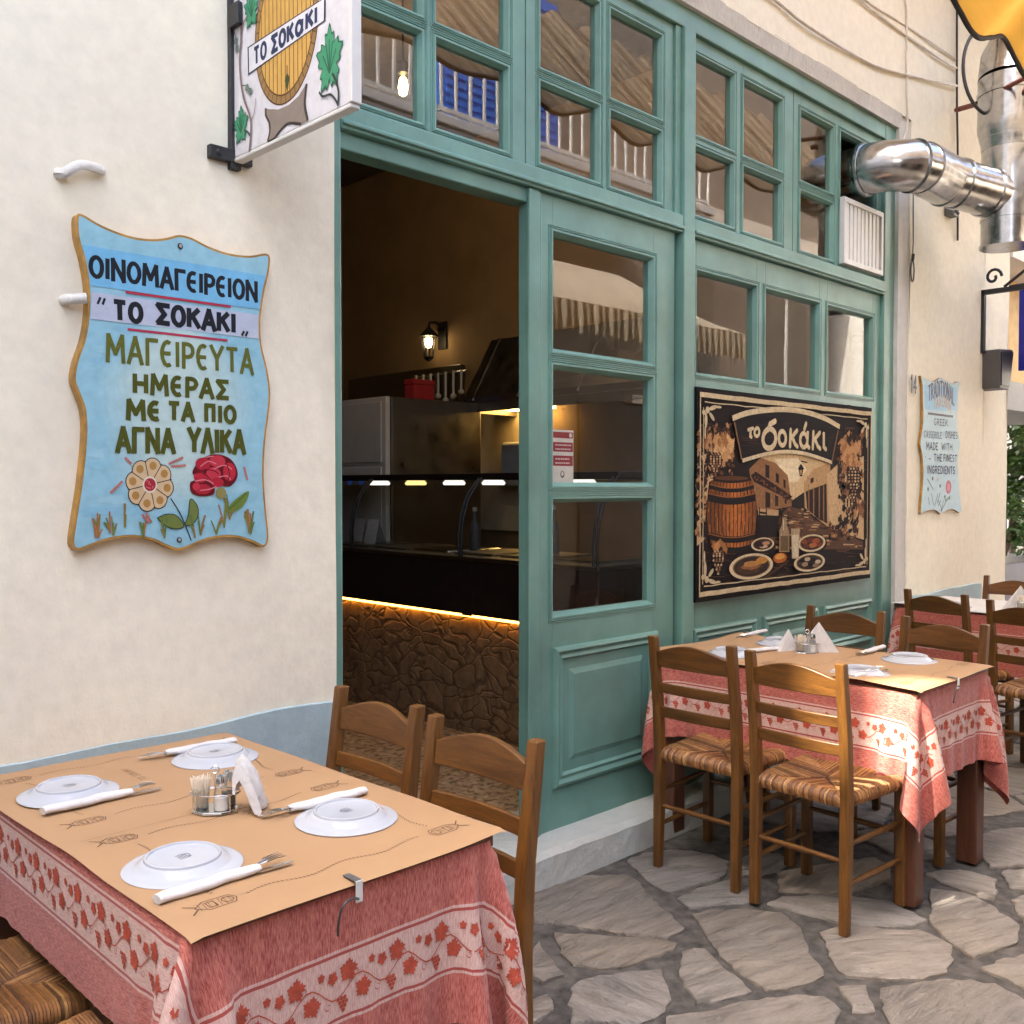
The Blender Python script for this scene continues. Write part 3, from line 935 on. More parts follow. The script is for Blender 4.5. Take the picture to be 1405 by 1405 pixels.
tag(vo_, 'white slatted metal vent in the lower right light')
post = MB(); post.box((3.492, .01, 2.624), (3.530, .07, 3.433)); part(post, 'window_post', G, bevel=.003)
# the sliding door leaf
def raised_panel(mb, x0, x1, z0, z1, y):
    """bolection moulding and a raised field"""
    def ring(rects):
        for (a, b, c, d, ya), (a2, b2, c2, d2, yb) in zip(rects[:-1], rects[1:]):
            o_ = [(a, ya, c), (b, ya, c), (b, ya, d), (a, ya, d)]; i_ = [(a2, yb, c2), (b2, yb, c2), (b2, yb, d2), (a2, yb, d2)]
            mb.add(o_+i_, [(q, (q+1) % 4, 4+(q+1) % 4, 4+q) for q in range(4)])
        a, b, c, d, ya = rects[-1]
        mb.add([(a, ya, c), (b, ya, c), (b, ya, d), (a, ya, d)], [(0, 1, 2, 3)])
    def rr(k, dy): return (x0+k, x1-k, z0+k, z1-k, y+dy)
    ring([rr(0, 0), rr(.004, -.014), rr(.016, -.018), rr(.030, -.008), rr(.034, -.008), rr(.044, -.012), rr(.056, .004), rr(.070, .008), rr(.095, .0), rr(.115, -.006), rr(.118, -.006)])
leaf = sash('door', 2.590, 3.500, .108, 2.543, [(2.725, 3.352, 1.955, 2.410), (2.725, 3.352, 1.442, 1.905), (2.725, 3.352, .938, 1.392)], yf=.020, yb=.066, glassy=.046, mould=.014)
tag(leaf, 'green sliding door leaf with three panes over a raised panel')
pn = MB(); raised_panel(pn, 2.728, 3.380, .274, .820, .0195)
o = pn.build('door_panel', G, None, fixn=False); o.parent = leaf
es = MB(); es.box((2.584, .004, .108), (2.640, .020, 2.540)); es.tube([(2.648, .014, .115), (2.648, .014, 2.535)], .008, 8)
o = es.build('edge_strip', G, None, bevel=.004); o.parent = leaf
# sticker on the door glass
cs = Canvas(lambda a, b, h: (a, .045-h-.0005, b))
cs.poly([(2.752, 1.443), (2.872, 1.443), (2.872, 1.660), (2.752, 1.660)], (.62, .57, .48)); cs.layer()
for (za, zb) in ((1.628, 1.652), (1.575, 1.612), (1.520, 1.560)):
    cs.poly([(2.755, za), (2.869, za), (2.869, zb), (2.755, zb)], (.27, .025, .03))
cs.layer()
for zz in (1.601, 1.585, 1.547, 1.531):
    x = 2.768
    while x < 2.85:
        w = rnd.uniform(.006, .014); cs.poly([(x, zz-.003), (x+w, zz-.003), (x+w, zz+.003), (x, zz+.003)], (.6, .45, .42)); x += w+.003
cs.disc(2.855, 1.64, .008, .009, (.65, .6, .5)); cs.disc(2.808, 1.487, .012, .014, (.10, .09, .08)); cs.layer(); cs.disc(2.808, 1.489, .007, .009, (.6, .55, .45))
o = cs.mb.build('sticker', M['paint'], None, fixn=False); o.parent = leaf
# fixed display window on the right: three lights over a boarded-up panel
dw = sash('display_window', 3.618, 5.495, .202, 2.541, [(3.664, 4.168, 1.945, 2.408), (4.246, 4.782, 1.945, 2.408), (4.866, 5.398, 1.945, 2.408)], yf=.022, yb=.07, glassy=.047)
tag(dw, 'green fixed window of three lights above panelled boards')
for (a, b) in ((3.64, 4.170), (4.235, 4.775), (4.84, 5.40)):
    for (c, d) in ((.26, .50), (.55, .800)):
        pn = MB(); raised_panel(pn, a, b, c, d, .0215)
        o = pn.build('base_panel', G, None, fixn=False); o.parent = dw
# doorway at the left is open; its sill is part of the step
# interior of the building
iw = MB()
iw.box((5.25, .29, .10), (5.40, 5.2, 4.2)); iw.box((-.6, 5.05, .10), (5.25, 5.2, 4.2)); iw.box((-.7, .29, .10), (-.6, 5.2, 4.2))
iw.box((-.6, .281, 0.1), (X0-.02, .29, 4.2))
part(iw, 'interior_wall', M['inwall'])
ic = MB(); ic.box((-.7, .29, 4.2), (5.40, 5.2, 4.3)); ic.box((5.40, .29, 4.2), (7.5, 3, 4.3)); part(ic, 'ceiling', M['ceil'])
fl = MB(); fl.box((-.7, .301, .05), (5.40, 5.2, .100)); part(fl, 'interior_floor', M['terrazzo'])
# the roof keeps the daylight out of the rooms; the eave is added to shade the upper wall
rf = MB(); rf.box((-6.0, .281, WT-.2), (7.5, 6.0, WT)); rf.box((1.0, -.60, WT-.25), (7.5, -.035, WT-.10)); rf.box((-6.0, 5.8, 0), (7.5, 6.0, WT-.2)); rf.box((7.35, .41, 0), (7.55, 5.8, WT-.2)); rf.box((-6.0, .281, 0), (-5.8, 5.8, WT-.2))
part(rf, 'roof', M['oppwall'])

# ------------------------------------------------------------------ across the alley: what the window panes reflect
ob = thing('opposite_building', 'beige house across the alley with balcony, blue shutters and shop openings', 'building', (4, -4.7, 0))
def opart(mb, name, m, **k):
    o = mb.build(name, m, None, **k); o.location = (-4, 4.7, 0); o.parent = ob; return o
w = MB(); w.box((-7, -9, 0), (1.2, -4.7, 3.3)); opart(w, 'low_wing', M['oppwall'])  # unseen heights shaped for light: low here for sky, tall beyond for shade
w = MB(); w.box((1.2, -9, 0), (14, -4.7, 8.0)); opart(w, 'wall', M['oppdark'])
w = MB(); w.box((1.2, -4.695, 4.15), (9, -3.45, 4.36)); w.box((1.2, -3.50, 4.361), (9, -3.42, 4.44)); opart(w, 'balcony_slab', M['white'], bevel=.01)
w = MB()
for i in range(50):
    x = 1.25+i*.158; w.box((x, -3.52, 4.36), (x+.022, -3.50, 5.30))
w.box((1.2, -3.53, 5.28), (9, -3.49, 5.32)); w.box((1.2, -3.53, 4.50), (9, -3.49, 4.53)); opart(w, 'balcony_railing', M['white'])
for x in (6.15, 7.0):
    w = MB(); w.box((x, -4.699, 4.36), (x+.8, -4.62, 6.6))
    for k in range(24): w.box((x+.06, -4.62, 4.45+k*.088), (x+.74, -4.60, 4.50+k*.088))
    opart(w, 'shutter', M['blue'])
for x in (-1.2, 1.0, 3.4, 5.9, 8.2):
    w = MB(); w.box((x, -4.699, .1), (x+1.5, -4.66, 2.4)); opart(w, 'shop_opening', M['dark'])
for x in (9.6, 12.0):
    w = MB(); w.box((x, -4.699, 2.75), (x+1.2, -4.64, 4.5)); opart(w, 'window', M['blackpanel'])
    w = MB(); w.box((x-.08, -4.70, 2.62), (x+1.28, -4.55, 2.74)); w.box((x-.08, -4.70, 4.5), (x+1.28, -4.56, 4.64)); w.box((x+.57, -4.66, 2.75), (x+.63, -4.62, 4.5)); opart(w, 'window_frame', M['white'])
w = MB(); w.box((9.05, -4.70, 2.42), (14, -4.58, 2.52)); w.box((9.05, -4.70, 4.8), (14, -4.5, 4.98)); opart(w, 'string_course', M['oppwall'])
aw = thing('cream_awning', 'cream canvas awning with pleated valance on posts across the alley', 'awning', (7, -3.4, 0))
mbw = MB(); nx = 60
vs = []; fs = []
AX0, AX1 = 5.45-7, 8.45-7
for i in range(nx+1):
    x = AX0+(AX1-AX0)*i/nx
    cut = .30*max(0, (x-.55)/.9)**1.0                # the canopy falls away towards its right hand end
    vs += [(x, -.15, 3.52-cut), (x, .42, 3.20-cut*.6+.008*math.sin(x*9)), (x, .85, 2.905)]
for i in range(nx):
    a = i*3; fs += [(a, a+3, a+4, a+1), (a+1, a+4, a+5, a+2)]
mbw.add(vs, fs); mbw.build('canopy', M['creamcloth'], aw, smooth=60, fixn=False)
mbw = MB(); vs = []; fs = []
nx = 240
for i in range(nx+1):
    x = AX0+(AX1-AX0)*i/nx
    y = .855+.006*math.sin(i*.83)+.008*math.sin(i*.41)
    vs += [(x, y, 2.905), (x, y+.012*math.sin(i*.83+.5)*.5+.006, 2.78+.006*math.sin(i*.31)), (x, y+.011*math.sin(i*.83+1), 2.665+.012*math.sin(i*.55))]
for i in range(nx):
    a = i*3; fs += [(a, a+3, a+4, a+1), (a+1, a+4, a+5, a+2)]
mbw.add(vs, fs); mbw.build('valance', M['creamcloth'], aw, smooth=80, fixn=False)
for x in (AX0+.05, AX1-.05):
    mbw = MB(); mbw.tube([(x, .80, 0), (x, .80, 2.90)], .025, 10); mbw.build('post', M['white'], aw, smooth=50)
mbw = MB(); mbw.tube([(.2, .8, 2.9), (.1, .2, 2.55), (0, -1.3, 2.4)], .014, 8); mbw.build('arm', M['white'], aw, smooth=50)

# added, unseen block shading the alley; its slot lets through one patch of sun
cb = thing('sun_blocker', 'tall added block behind the camera that shades the alley', 'building', (-8.5, 0, 0))
def cpart(mb, name, m):
    o = mb.build(name, m, None); o.location = (8.5, 0, 0); o.parent = cb; return o
w = MB(); w.box((-9, -9, 0), (-6.05, 6, 10.9)); cpart(w, 'wall', M['oppwall'])
SLOT = (0.545, 0.745, 10.95, 11.98)                 # y0, y1, z0, z1
w = MB(); w.box((-6.25, -9, 10.9), (-6.05, SLOT[0], 13.6)); cpart(w, 'blocker_side', M['oppwall'])
w = MB(); w.box((-6.25, SLOT[1], 10.9), (-6.05, 6, 13.6)); cpart(w, 'blocker_side', M['oppwall'])
w = MB(); w.box((-6.25, SLOT[0], SLOT[3]), (-6.05, SLOT[1], 13.6)); cpart(w, 'blocker_beam', M['oppwall'])

# yellow canvas strung over the alley, its dark bound edge scalloped
tp = thing('yellow_awning', 'yellow canvas awning with dark scalloped edge, top right corner', 'awning', (3, -.9, 3.4))
TX0, TX1 = 1.9, 8.2
def tarp_pt(s, t):
    """s along the alley 0..1, t from the scalloped edge outwards 0..1"""
    x = TX0+(TX1-TX0)*s
    sag = .05*math.sin(s*PI*9)*(1-t)
    e = EDGE(x)
    y = -.89-1.1*t
    z = 3.434+1.21*t+.045*math.sin(x*19+t*2)*min(1, t*3)+e*(1-t)**3
    return Vector((x, y, z))
def EDGE(x):
    c = math.cos(2*PI*(x-4.42)/.66)
    k = 1.0 if 3.6 < x < 5.4 else .45
    return (-.045*c if c > 0 else .050*(-c)**1.5)*k
vs = []; fs = []
ns, nt_ = 260, 14
for i in range(ns+1):
    for j in range(nt_+1): vs.append(tarp_pt(i/ns, j/nt_)-Vector((3, -.9, 3.4)))
for i in range(ns):
    for j in range(nt_):
        a = i*(nt_+1)+j; fs.append((a, a+nt_+1, a+nt_+2, a+1))
mbw = MB(); mbw.add(vs, fs)
mbw.build('canvas', M['yellow'], tp, smooth=80, fixn=False)
mbw = MB(); mbw.add([(p.x, p.y+.004, p.z+.004) for p in vs], fs); mbw.build('outer_cover', M['taupe'], tp, smooth=80, fixn=False)
mbw = MB(); mbw.tube([tarp_pt(i/ns, 0)-Vector((3, -.9, 3.4)) for i in range(ns+1)], .012, 6, squash=(1, 1))
mbw.build('edge_binding', M['trim'], tp, smooth=60)

# ------------------------------------------------------------------ inside: counter, kitchen, lights
ct = thing('food_counter', 'food counter with stone front, warm light strip and curved glass guard', 'counter', (3.5, 1.6, .1))
def ipart(mb, name, m, parent=ct, loc=(3.5, 1.6, .1), **k):
    o = mb.build(name, m, None, **k); o.location = Vector(o.location)-Vector(loc); o.parent = parent; return o
w = MB(); w.box((3.52, .42, .101), (3.60, 3.1, .735)); ipart(w, 'stone_front', M['cladding'])
w = MB(); w.box((3.50, .42, .738), (3.516, 3.1, .752)); ipart(w, 'light_strip', M['ledwarm'])
w = MB(); w.box((3.47, .42, .756), (4.05, 3.1, 1.045)); w.box((3.462, 1.30, .75), (3.470, 1.38, 1.045)); w.box((3.61, .43, .101), (4.05, 3.1, .756))
ipart(w, 'cabinet', M['dark'], bevel=.004)
w = MB(); w.box((3.455, .41, 1.045), (4.06, 3.12, 1.066)); ipart(w, 'worktop', M['steel'], bevel=.004)
for i in range(7):
    y = .50+i*.37
    w = MB(); w.box((3.56, y, 1.064), (3.98, y+.31, 1.075)); w.box((3.57, y+.01, 1.075), (3.97, y+.30, 1.079)); ipart(w, 'food_tray', M['steel'] if i % 3 else M['chrome'], bevel=.003)
w = MB(); w.box((3.60, .42, 1.475), (4.0, 3.1, 1.512)); ipart(w, 'lamp_shelf', M['blackpanel'], bevel=.004)
for i, y in enumerate((2.42, 2.06, 1.71, 1.38, 1.06, .72)):
    w = MB(); w.lathe([(.0, 0), (.06, 0), (.066, .012), (.05, .03)], (3.70, y, 1.448), 16)
    ipart(w, 'heat_lamp', M['heatw'] if i == 1 else M['heat'], smooth=40)
gp = [(3.46, 1.066), (3.455, 1.15), (3.47, 1.27), (3.51, 1.38), (3.58, 1.46), (3.62, 1.495)]
w = MB()
for (ya, yb) in ((.44, 1.36), (1.40, 2.35), (2.39, 3.08)):
    vs = [(p[0], y, p[1]) for y in (ya, yb) for p in gp]; w.add(vs, [(i, i+1, 7+i, 6+i) for i in range(5)])
ipart(w, 'glass_guard', M['guard'], smooth=60, fixn=False)
for y in (1.38, 2.37, 3.09, .43):
    w = MB(); w.tube([(p[0]-.004, y-.012, p[1]) for p in gp], .007, 8); w.tube([(p[0]-.004, y+.012, p[1]) for p in gp], .007, 8); ipart(w, 'guard_arm', M['black'], smooth=50)
def kit(name, label, cat, loc): return thing(name, label, cat, loc)
fz = kit('steel_cabinet', 'brushed steel catering cabinet behind the counter', 'cabinet', (4.33, 2.95, .1))
w = MB(); w.box((-.40, -.35, .0), (.40, .35, 1.93)); w.build('body', M['steel'], fz, bevel=.008)
w = MB(); w.box((-.44, -.34, .9), (-.402, .30, 1.93)); w.box((-.448, -.30, 1.50), (-.44, .26, 1.90)); w.box((-.448, -.30, .95), (-.44, .26, 1.47)); w.build('side_panel', M['white'], fz, bevel=.004)
fr2 = kit('dark_fridge', 'black refrigerator standing at the back beside the steel cabinet', 'refrigerator', (3.35, 3.75, .1))
w = MB(); w.box((-.5, -.3, 0), (.38, .3, 1.95)); w.build('body', M['blackpanel'], fr2, bevel=.01)
w = MB(); w.tube([(.30, -.33, .9), (.30, -.35, .95), (.30, -.35, 1.6), (.30, -.33, 1.65)], .01, 8); w.build('handle', M['steel'], fr2, smooth=50)
scn = kit('order_display', 'small display with two glowing blue lines on top of the fridge', 'display', (3.62, 3.55, 2.05))
w = MB(); w.box((-.11, -.04, 0), (.11, .04, .23)); w.build('case', M['grey'], scn, bevel=.005)
w = MB()
for zz in (.145, .045):
    w.box((-.085, -.046, zz), (.085, -.041, zz+.038))
w.build('screen', M['bluescreen'], scn)
hd = kit('extractor_hood', 'brown steel extractor hood over the cooking range', 'hood', (4.85, 2.2, 2.0))
w = MB()
vs = [(-.15, -1.1, .034), (.39, -1.1, .034), (.39, .55, .034), (-.15, .55, .034), (-.15, -1.1, .08), (-.15, .55, .08), (.12, -1.1, .52), (.12, .55, .52), (.39, -1.1, .52), (.39, .55, .52)]
w.add(vs, [(0, 3, 2, 1), (0, 4, 5, 3), (4, 6, 7, 5), (6, 8, 9, 7), (1, 2, 9, 8), (0, 1, 8, 6, 4), (3, 5, 7, 9, 2)])
w.box((-.15, -1.1, -.03), (-.135, .55, .034)); w.box((-.135, .535, -.03), (.39, .55, .034)); w.build('canopy', M['steel'], hd, bevel=.003)
for yy in (-.55, .0, .45):
    w = MB(); w.tube([(-.158, yy, .05), (.112, yy, .522)], .010, 6); w.build('seam', M['steel'], hd)
w = MB(); w.box((.26, .10, .004), (.34, .50, .03)); w.build('light_strip', M['hoodlight'], hd)
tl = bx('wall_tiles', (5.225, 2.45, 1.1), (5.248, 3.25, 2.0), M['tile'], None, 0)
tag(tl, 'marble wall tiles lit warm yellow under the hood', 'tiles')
pd = kit('towel_dispenser', 'white paper towel dispenser on the lit tiles', 'dispenser', (5.15, 2.66, 1.50))
w = MB(); w.box((-.06, -.12, 0), (.07, .12, .27)); w.build('case', M['white'], pd, bevel=.02)
w = MB(); w.box((-.045, -.09, -.05), (-.040, .09, .0)); w.build('paper', M['napkin'], pd)
pt = bx('steel_splashback', (5.20, 3.35, 1.95), (5.245, 4.9, 2.42), M['steel'], None, .003)
tag(pt, 'steel splashback on the kitchen wall below the lantern', 'splashback')
rb = thing('red_box', 'small red box standing on the steel cabinet', 'box', (4.25, 2.70, 2.033))
w = MB(); w.box((-.09, -.05, 0), (.09, .05, .13)); w.box((-.094, -.054, .10), (.094, .054, .135)); w.build('carton', M['red'], rb, bevel=.004)
ur = thing('utensil_rack', 'rail of pale kitchen utensils on the steel splashback', 'utensil rack', (5.19, 3.62, 2.36))
w = MB(); w.tube([(0, -.35, 0), (0, .35, 0)], .008, 8); w.build('rail', M['chrome'], ur, smooth=50)
for k in range(7):
    w = MB(); yy = -.3+k*.095; ln = .16+.07*((k*37) % 5)/5
    w.tube([(-.012, yy, .01), (-.012, yy, -ln)], .010, 6); w.lathe([(.0, -.03), (.022, -.02), (.026, .0), (.018, .012), (.0, .014)], (-.012, yy, -ln), 10); w.build('utensil', M['white'], ur, smooth=50)
for k, (bx_, by_, bh) in enumerate(((3.80, 1.02, .24), (3.86, 1.14, .27), (3.78, 1.62, .22))):
    bt = thing('bottle', ('dark glass bottle on the counter, shorter of the near pair', 'dark glass bottle on the counter, taller of the near pair', 'dark glass bottle on the counter standing alone behind the guard')[k], 'bottle', (bx_, by_, 1.079), 0, 'bottles behind the glass guard')
    w = MB(); w.lathe([(.030, 0), (.032, .01), (.032, bh*.6), (.012, bh*.78), (.011, bh)], (0, 0, 0), 18); w.build('glass', M['grey'], bt, smooth=50)
    w = MB(); w.lathe([(.013, bh-.002), (.014, bh+.02), (.0, bh+.022)], (0, 0, 0), 12); w.build('cap', M['white'], bt, smooth=50)
nb = thing('menu_stand', 'folded white menu card standing at the far end of the counter', 'menu card', (3.66, 2.52, 1.080))
w = MB(); w.add([(0, -.10, 0), (0, .02, 0), (.05, -.08, .15), (.05, .03, .15), (.1, -.10, 0), (.1, .02, 0)], [(0, 1, 3, 2), (2, 3, 5, 4)])
w.build('card', M['napkin'], nb).modifiers.new('t', 'SOLIDIFY').thickness = .003
nb2 = copy_tree(nb); nb2.location = (3.72, 2.75, 1.080); nb2['label'] = 'second folded white menu card, nearer the end wall'
pq = on_y(553, 118, 1.9)
pl_ = thing('pendant_lamp', 'glowing yellow pendant lamp seen through the left transom window', 'lamp', (pq.x, 1.9, pq.z))
w = MB(); w.tube([(0, 0, .10), (0, 0, 4.2-pq.z)], .006, 6); w.lathe([(.0, .14), (.03, .13), (.035, .07), (.02, .06)], (0, 0, 0), 12); w.build('cord', M['black'], pl_, smooth=50)
w = MB(); w.lathe([(.0, -.06), (.022, -.045), (.028, -.005), (.02, .04), (.0, .06)], (0, 0, 0), 16); w.build('bulb', M['pendant'], pl_, smooth=60)
pld = bpy.data.lights.new('pendant_light', 'POINT'); pld.energy = 2.2; pld.color = (1.0, 0.72, 0.42); pld.shadow_soft_size = .10
plo = bpy.data.objects.new('pendant_light', pld); COL.objects.link(plo); plo.location = (0, 0, -.22); plo.parent = pl_
wla = thing('wall_lantern', 'black iron wall lantern with glowing bulb above the kitchen', 'lantern', (5.25, 3.62, 2.62))
w = MB(); w.box((-.02, -.05, -.05), (-.001, .05, .17)); w.tube([(-.01, 0, .10), (-.08, 0, .16), (-.15, 0, .15), (-.16, 0, .11)], .010, 8); w.build('bracket', M['black'], wla, smooth=40)
w = MB(); w.lathe([(.0, .14), (.015, .11), (.035, .09), (.085, .045), (.088, .035), (.06, .035)], (-.16, 0, 0), 6); w.lathe([(.03, -.15), (.045, -.13), (.0, -.17)], (-.16, 0, 0), 6)
for k in range(6):
    a = PI/3*k; w.tube([(-.16+.062*math.cos(a), .062*math.sin(a), .036), (-.16+.036*math.cos(a), .036*math.sin(a), -.14)], .005, 5)
w.build('cage', M['black'], wla, smooth=30)
w = MB(); w.lathe([(.0, .035), (.028, .02), (.034, -.01), (.02, -.05), (.0, -.06)], (-.16, 0, 0), 12); w.build('bulb', M['lampwarm'], wla, smooth=60)

# ================================================================== SIGNS
def smooth_closed(pts, k=4):
    """Catmull-Rom through the points"""
    n = len(pts); out = []
    for i in range(n):
        p0, p1, p2, p3 = pts[i-1], pts[i], pts[(i+1) % n], pts[(i+2) % n]
        for j in range(k):
            t = j/k
            out.append(tuple(.5*((2*p1[d])+(-p0[d]+p2[d])*t+(2*p0[d]-5*p1[d]+4*p2[d]-p3[d])*t*t+(-p0[d]+3*p1[d]-3*p2[d]+p3[d])*t**3) for d in (0, 1)))
    return out
def smooth_open(pts, k=5):
    n = len(pts); out = []
    for i in range(n-1):
        p0, p1, p2, p3 = pts[max(i-1, 0)], pts[i], pts[i+1], pts[min(i+2, n-1)]
        for j in range(k):
            t = j/k
            out.append(tuple(.5*((2*p1[d])+(-p0[d]+p2[d])*t+(2*p0[d]-5*p1[d]+4*p2[d]-p3[d])*t*t+(-p0[d]+3*p1[d]-3*p2[d]+p3[d])*t**3) for d in (0, 1)))
    out.append(pts[-1]); return out
def board(name, outline, yb, yf, parent, edge, face_col, inset=.006):
    """a thick shaped board with ochre edge and painted face; outline in (x, z)"""
    mb = MB(); mb.cc = (.3, .2, .1)
    mb.prism(outline, lambda p: (p[0], yf+.0005, p[1]), lambda p: (p[0], yb, p[1]))
    mb.mi = 1; mb.cc = face_col
    cx = sum(p[0] for p in outline)/len(outline); cz = sum(p[1] for p in outline)/len(outline)
    n = len(outline)
    ins = []
    for i in range(n):
        a, b = Vector(outline[i-1]), Vector(outline[(i+1) % n])
        t = (b-a).normalized(); nr = Vector((-t.y, t.x))
        p = Vector(outline[i])
        if nr.dot(Vector((cx, cz))-p) < 0: nr = -nr
        ins.append(p+nr*inset)
    mb.add([(p.x, yf, p.y) for p in ins], [tuple(range(n))])
    return mb.build(name, [edge, M['paint']], parent, fixn=False), [(p.x, p.y) for p in ins]

# --- the big painted board on the left wall
YS = -.062
def Z1(zx, zy):
    p = on_y(60+zx*360/992, 270+zy*510/1405, YS); return (p.x, p.z)
out1 = [(124,72),(150,68),(200,98),(265,128),(340,152),(410,160),(465,155),(512,144),(562,156),(620,186),(700,214),(780,223),(838,214),(856,232),(850,290),(832,370),(820,465),(824,560),(845,650),(857,740),(850,830),(838,920),(832,1050),(840,1180),(850,1288),(832,1324),(795,1308),(740,1290),(690,1286),(620,1296),(560,1320),(508,1336),(455,1318),(415,1300),(340,1286),(250,1296),(180,1320),(132,1336),(106,1312),(117,1220),(136,1100),(150,980),(156,880),(150,800),(128,740),(112,690),(122,620),(150,540),(166,440),(166,340),(150,240),(126,150)]
sg = thing('painted_sign', 'large sky blue Greek sign with scalloped ochre edge and two painted flowers', 'sign', (1.2, -.04, 1.7))
def local(o, root):
    o.location = Vector(o.location)-root.location; o.parent = root; return o
bo, ins1 = board('board', smooth_closed([Z1(*p) for p in out1], 3), -.030, YS, None, M['ochre'], lin(158, 208, 222))
local(bo, sg)
cv = Canvas(lambda a, b, h: (a, YS-h, b))
def band(zx0, zy0, zx1, zy1, hgt0, hgt1, col):
    a = Z1(zx0, zy0); b = Z1(zx1, zy1); c = Z1(zx1, zy1+hgt1); d = Z1(zx0, zy0+hgt0)
    cv.poly([a, b, c, d], col)
def inset_x(z):
    """left and right border of the board face at height z"""
    xs = []
    n = len(ins1)
    for i in range(n):
        (x1, z1), (x2, z2) = ins1[i-1], ins1[i]
        if (z1 > z) != (z2 > z): xs.append(x1+(x2-x1)*(z-z1)/(z2-z1))
    return (min(xs)+.002, max(xs)-.002)
def zband(z0, z1, col, n=8):
    zz = [z0+(z1-z0)*i/n for i in range(n+1)]
    L = [(inset_x(z)[0], z) for z in zz]; Rr = [(inset_x(z)[1], z) for z in zz]
    cv.poly(L+Rr[::-1], col)
zt = Z1(165, 185)[1]; zb = Z1(175, 335)[1]
# soft washes of lighter blue
for k in range(3, 26):
    a, b = inset_x(1.28+.03*k if 1.28+.03*k < 2.06 else 1.9)
    z = 1.29+.029*k
    la, lb = inset_x(z)
    for q in range(3):
        u = rs.uniform(la+.03, lb-.05); ww = rs.uniform(.04, .10); hh = rs.uniform(.012, .03)
        ww = min(ww, lb-.012-u, u-la)
        if ww > .012: cv.disc(u, z, ww, min(hh, .012), rs.choice([lin(162, 210, 224), lin(152, 204, 221), lin(166, 212, 224), lin(148, 201, 220)]), 12)
cv.layer()
for k in range(7):                                 # the ground fades to a pale aqua in the middle
    t_ = k/6; zz = [1.36+.09*t_+(1.88-1.36-.12*t_)*i/14 for i in range(15)]
    mid = 1.20; col = tuple(lin(158, 208, 222)[q]*(1-t_)+lin(198, 224, 218)[q]*t_ for q in range(3))
    L = []; Rr = []
    for q, z in enumerate(zz):
        xl, xr = inset_x(z); u = math.sin(PI*q/14)**.35 if 0 < q < 14 else .25
        hw = (xr-xl)/2*(.90-.42*t_)*u; cxm = (xl+xr)/2
        L.append((cxm-hw+rs.uniform(-.006, .006), z)); Rr.append((cxm+hw+rs.uniform(-.006, .006), z))
    cv.poly(L+Rr[::-1], col); cv.layer()
zband(zb, zt, lin(128, 196, 232)); 
z2t = Z1(180, 360)[1]; z2b = Z1(180, 462)[1]
zband(z2b, z2t, lin(196, 204, 220)); cv.layer()
BK = (.014, .016, .022); OL = lin(84, 88, 26); OL2 = lin(104, 108, 40)
def ztext(t, p_tl, p_bl, p_r, col, w, gap=.16):
    a = Z1(*p_tl); b = Z1(*p_bl); c = Z1(*p_r)
    cv.text(t, a[0], b[1], c[0], a[1]-b[1], col, w, gap)
ztext('OINOMAΓeIPeION', (172, 222), (176, 302), (806, 390), BK, .205, .12)
ztext('"', (192, 378), (196, 470), (236, 400), BK, .08)
ztext('TO', (262, 392), (262, 464), (372, 470), BK, .235, .14)
ztext('ΣOKAKI', (425, 404), (425, 478), (722, 508), BK, .235, .14)
ztext(',', (742, 456), (742, 520), (776, 510), BK, .11)
RD = lin(186, 60, 84)
for (a, b) in (((308, 362), (706, 414)), ((316, 504), (694, 541))):
    p, q = Z1(*a), Z1(*b); cv.stroke([(p[0], (p[1]+q[1])/2), (q[0], (p[1]+q[1])/2)], .0065, RD)
cv.layer()
ztext('MAΓeIPeYTA', (234, 520), (234, 620), (790, 600), OL2, .165, .14)
ztext('HMePAΣ', (338, 668), (338, 740), (696, 720), OL, .20, .16)
ztext('Me', (312, 770), (312, 838), (440, 830), OL, .225, .14)
ztext('TA', (470, 776), (470, 842), (566, 840), OL, .225, .14)
ztext('ΠIO', (604, 786), (604, 850), (724, 850), OL, .225, .16)
ztext('AΓNA', (274, 872), (274, 962), (492, 960), OL, .225, .14)
ztext('YΛIKA', (546, 876), (546, 964), (758, 960), OL, .225, .14)
local(cv.mb.build('lettering', M['paint'], None, fixn=False), sg)
cv = Canvas(lambda a, b, h: (a, YS-h, b), h0=.0022)
# flowers
def zpoly(pts, col, sm=True):
    P = [Z1(*p) for p in pts]; cv.poly(smooth_closed(P, 4) if sm else P, col)
def zline(pts, w, col): cv.stroke(smooth_open([Z1(*p) for p in pts]), w, col)
cx, cy = 400, 1088
for k in range(8):                                 # cream flower: dark outlines below, petals above
    a = R(k*45+10)
    px_, py_ = cx+58*math.cos(a), cy+64*math.sin(a)
    c0 = Z1(px_, py_)
    cv.disc(c0[0], c0[1], .0245, .0275, BK, 18)
cv.layer()
for k in range(8):
    a = R(k*45+10); c0 = Z1(cx+58*math.cos(a), cy+64*math.sin(a))
    cv.disc(c0[0], c0[1], .0222, .0250, lin(222, 192, 148), 18)
cv.layer()
for k in range(8):
    a = R(k*45+10); c0 = Z1(cx+66*math.cos(a), cy+72*math.sin(a)); cv.disc(c0[0], c0[1], .010, .011, lin(186, 140, 76), 12)
    a2 = a+R(22.5); p, q = Z1(cx+30*math.cos(a2), cy+32*math.sin(a2)), Z1(cx+84*math.cos(a2), cy+92*math.sin(a2)); cv.stroke([p, q], .0022, BK)
cv.layer()
c0 = Z1(cx, cy)
cv.disc(*c0, .020, .022, lin(236, 226, 200), 18); cv.layer()
cv.disc(*c0, .0155, .017, lin(176, 44, 58), 18); cv.layer()
for k in range(10): cv.disc(c0[0]+rs.uniform(-.009, .009), c0[1]+rs.uniform(-.01, .01), .002, .002, lin(230, 120, 120), 6)
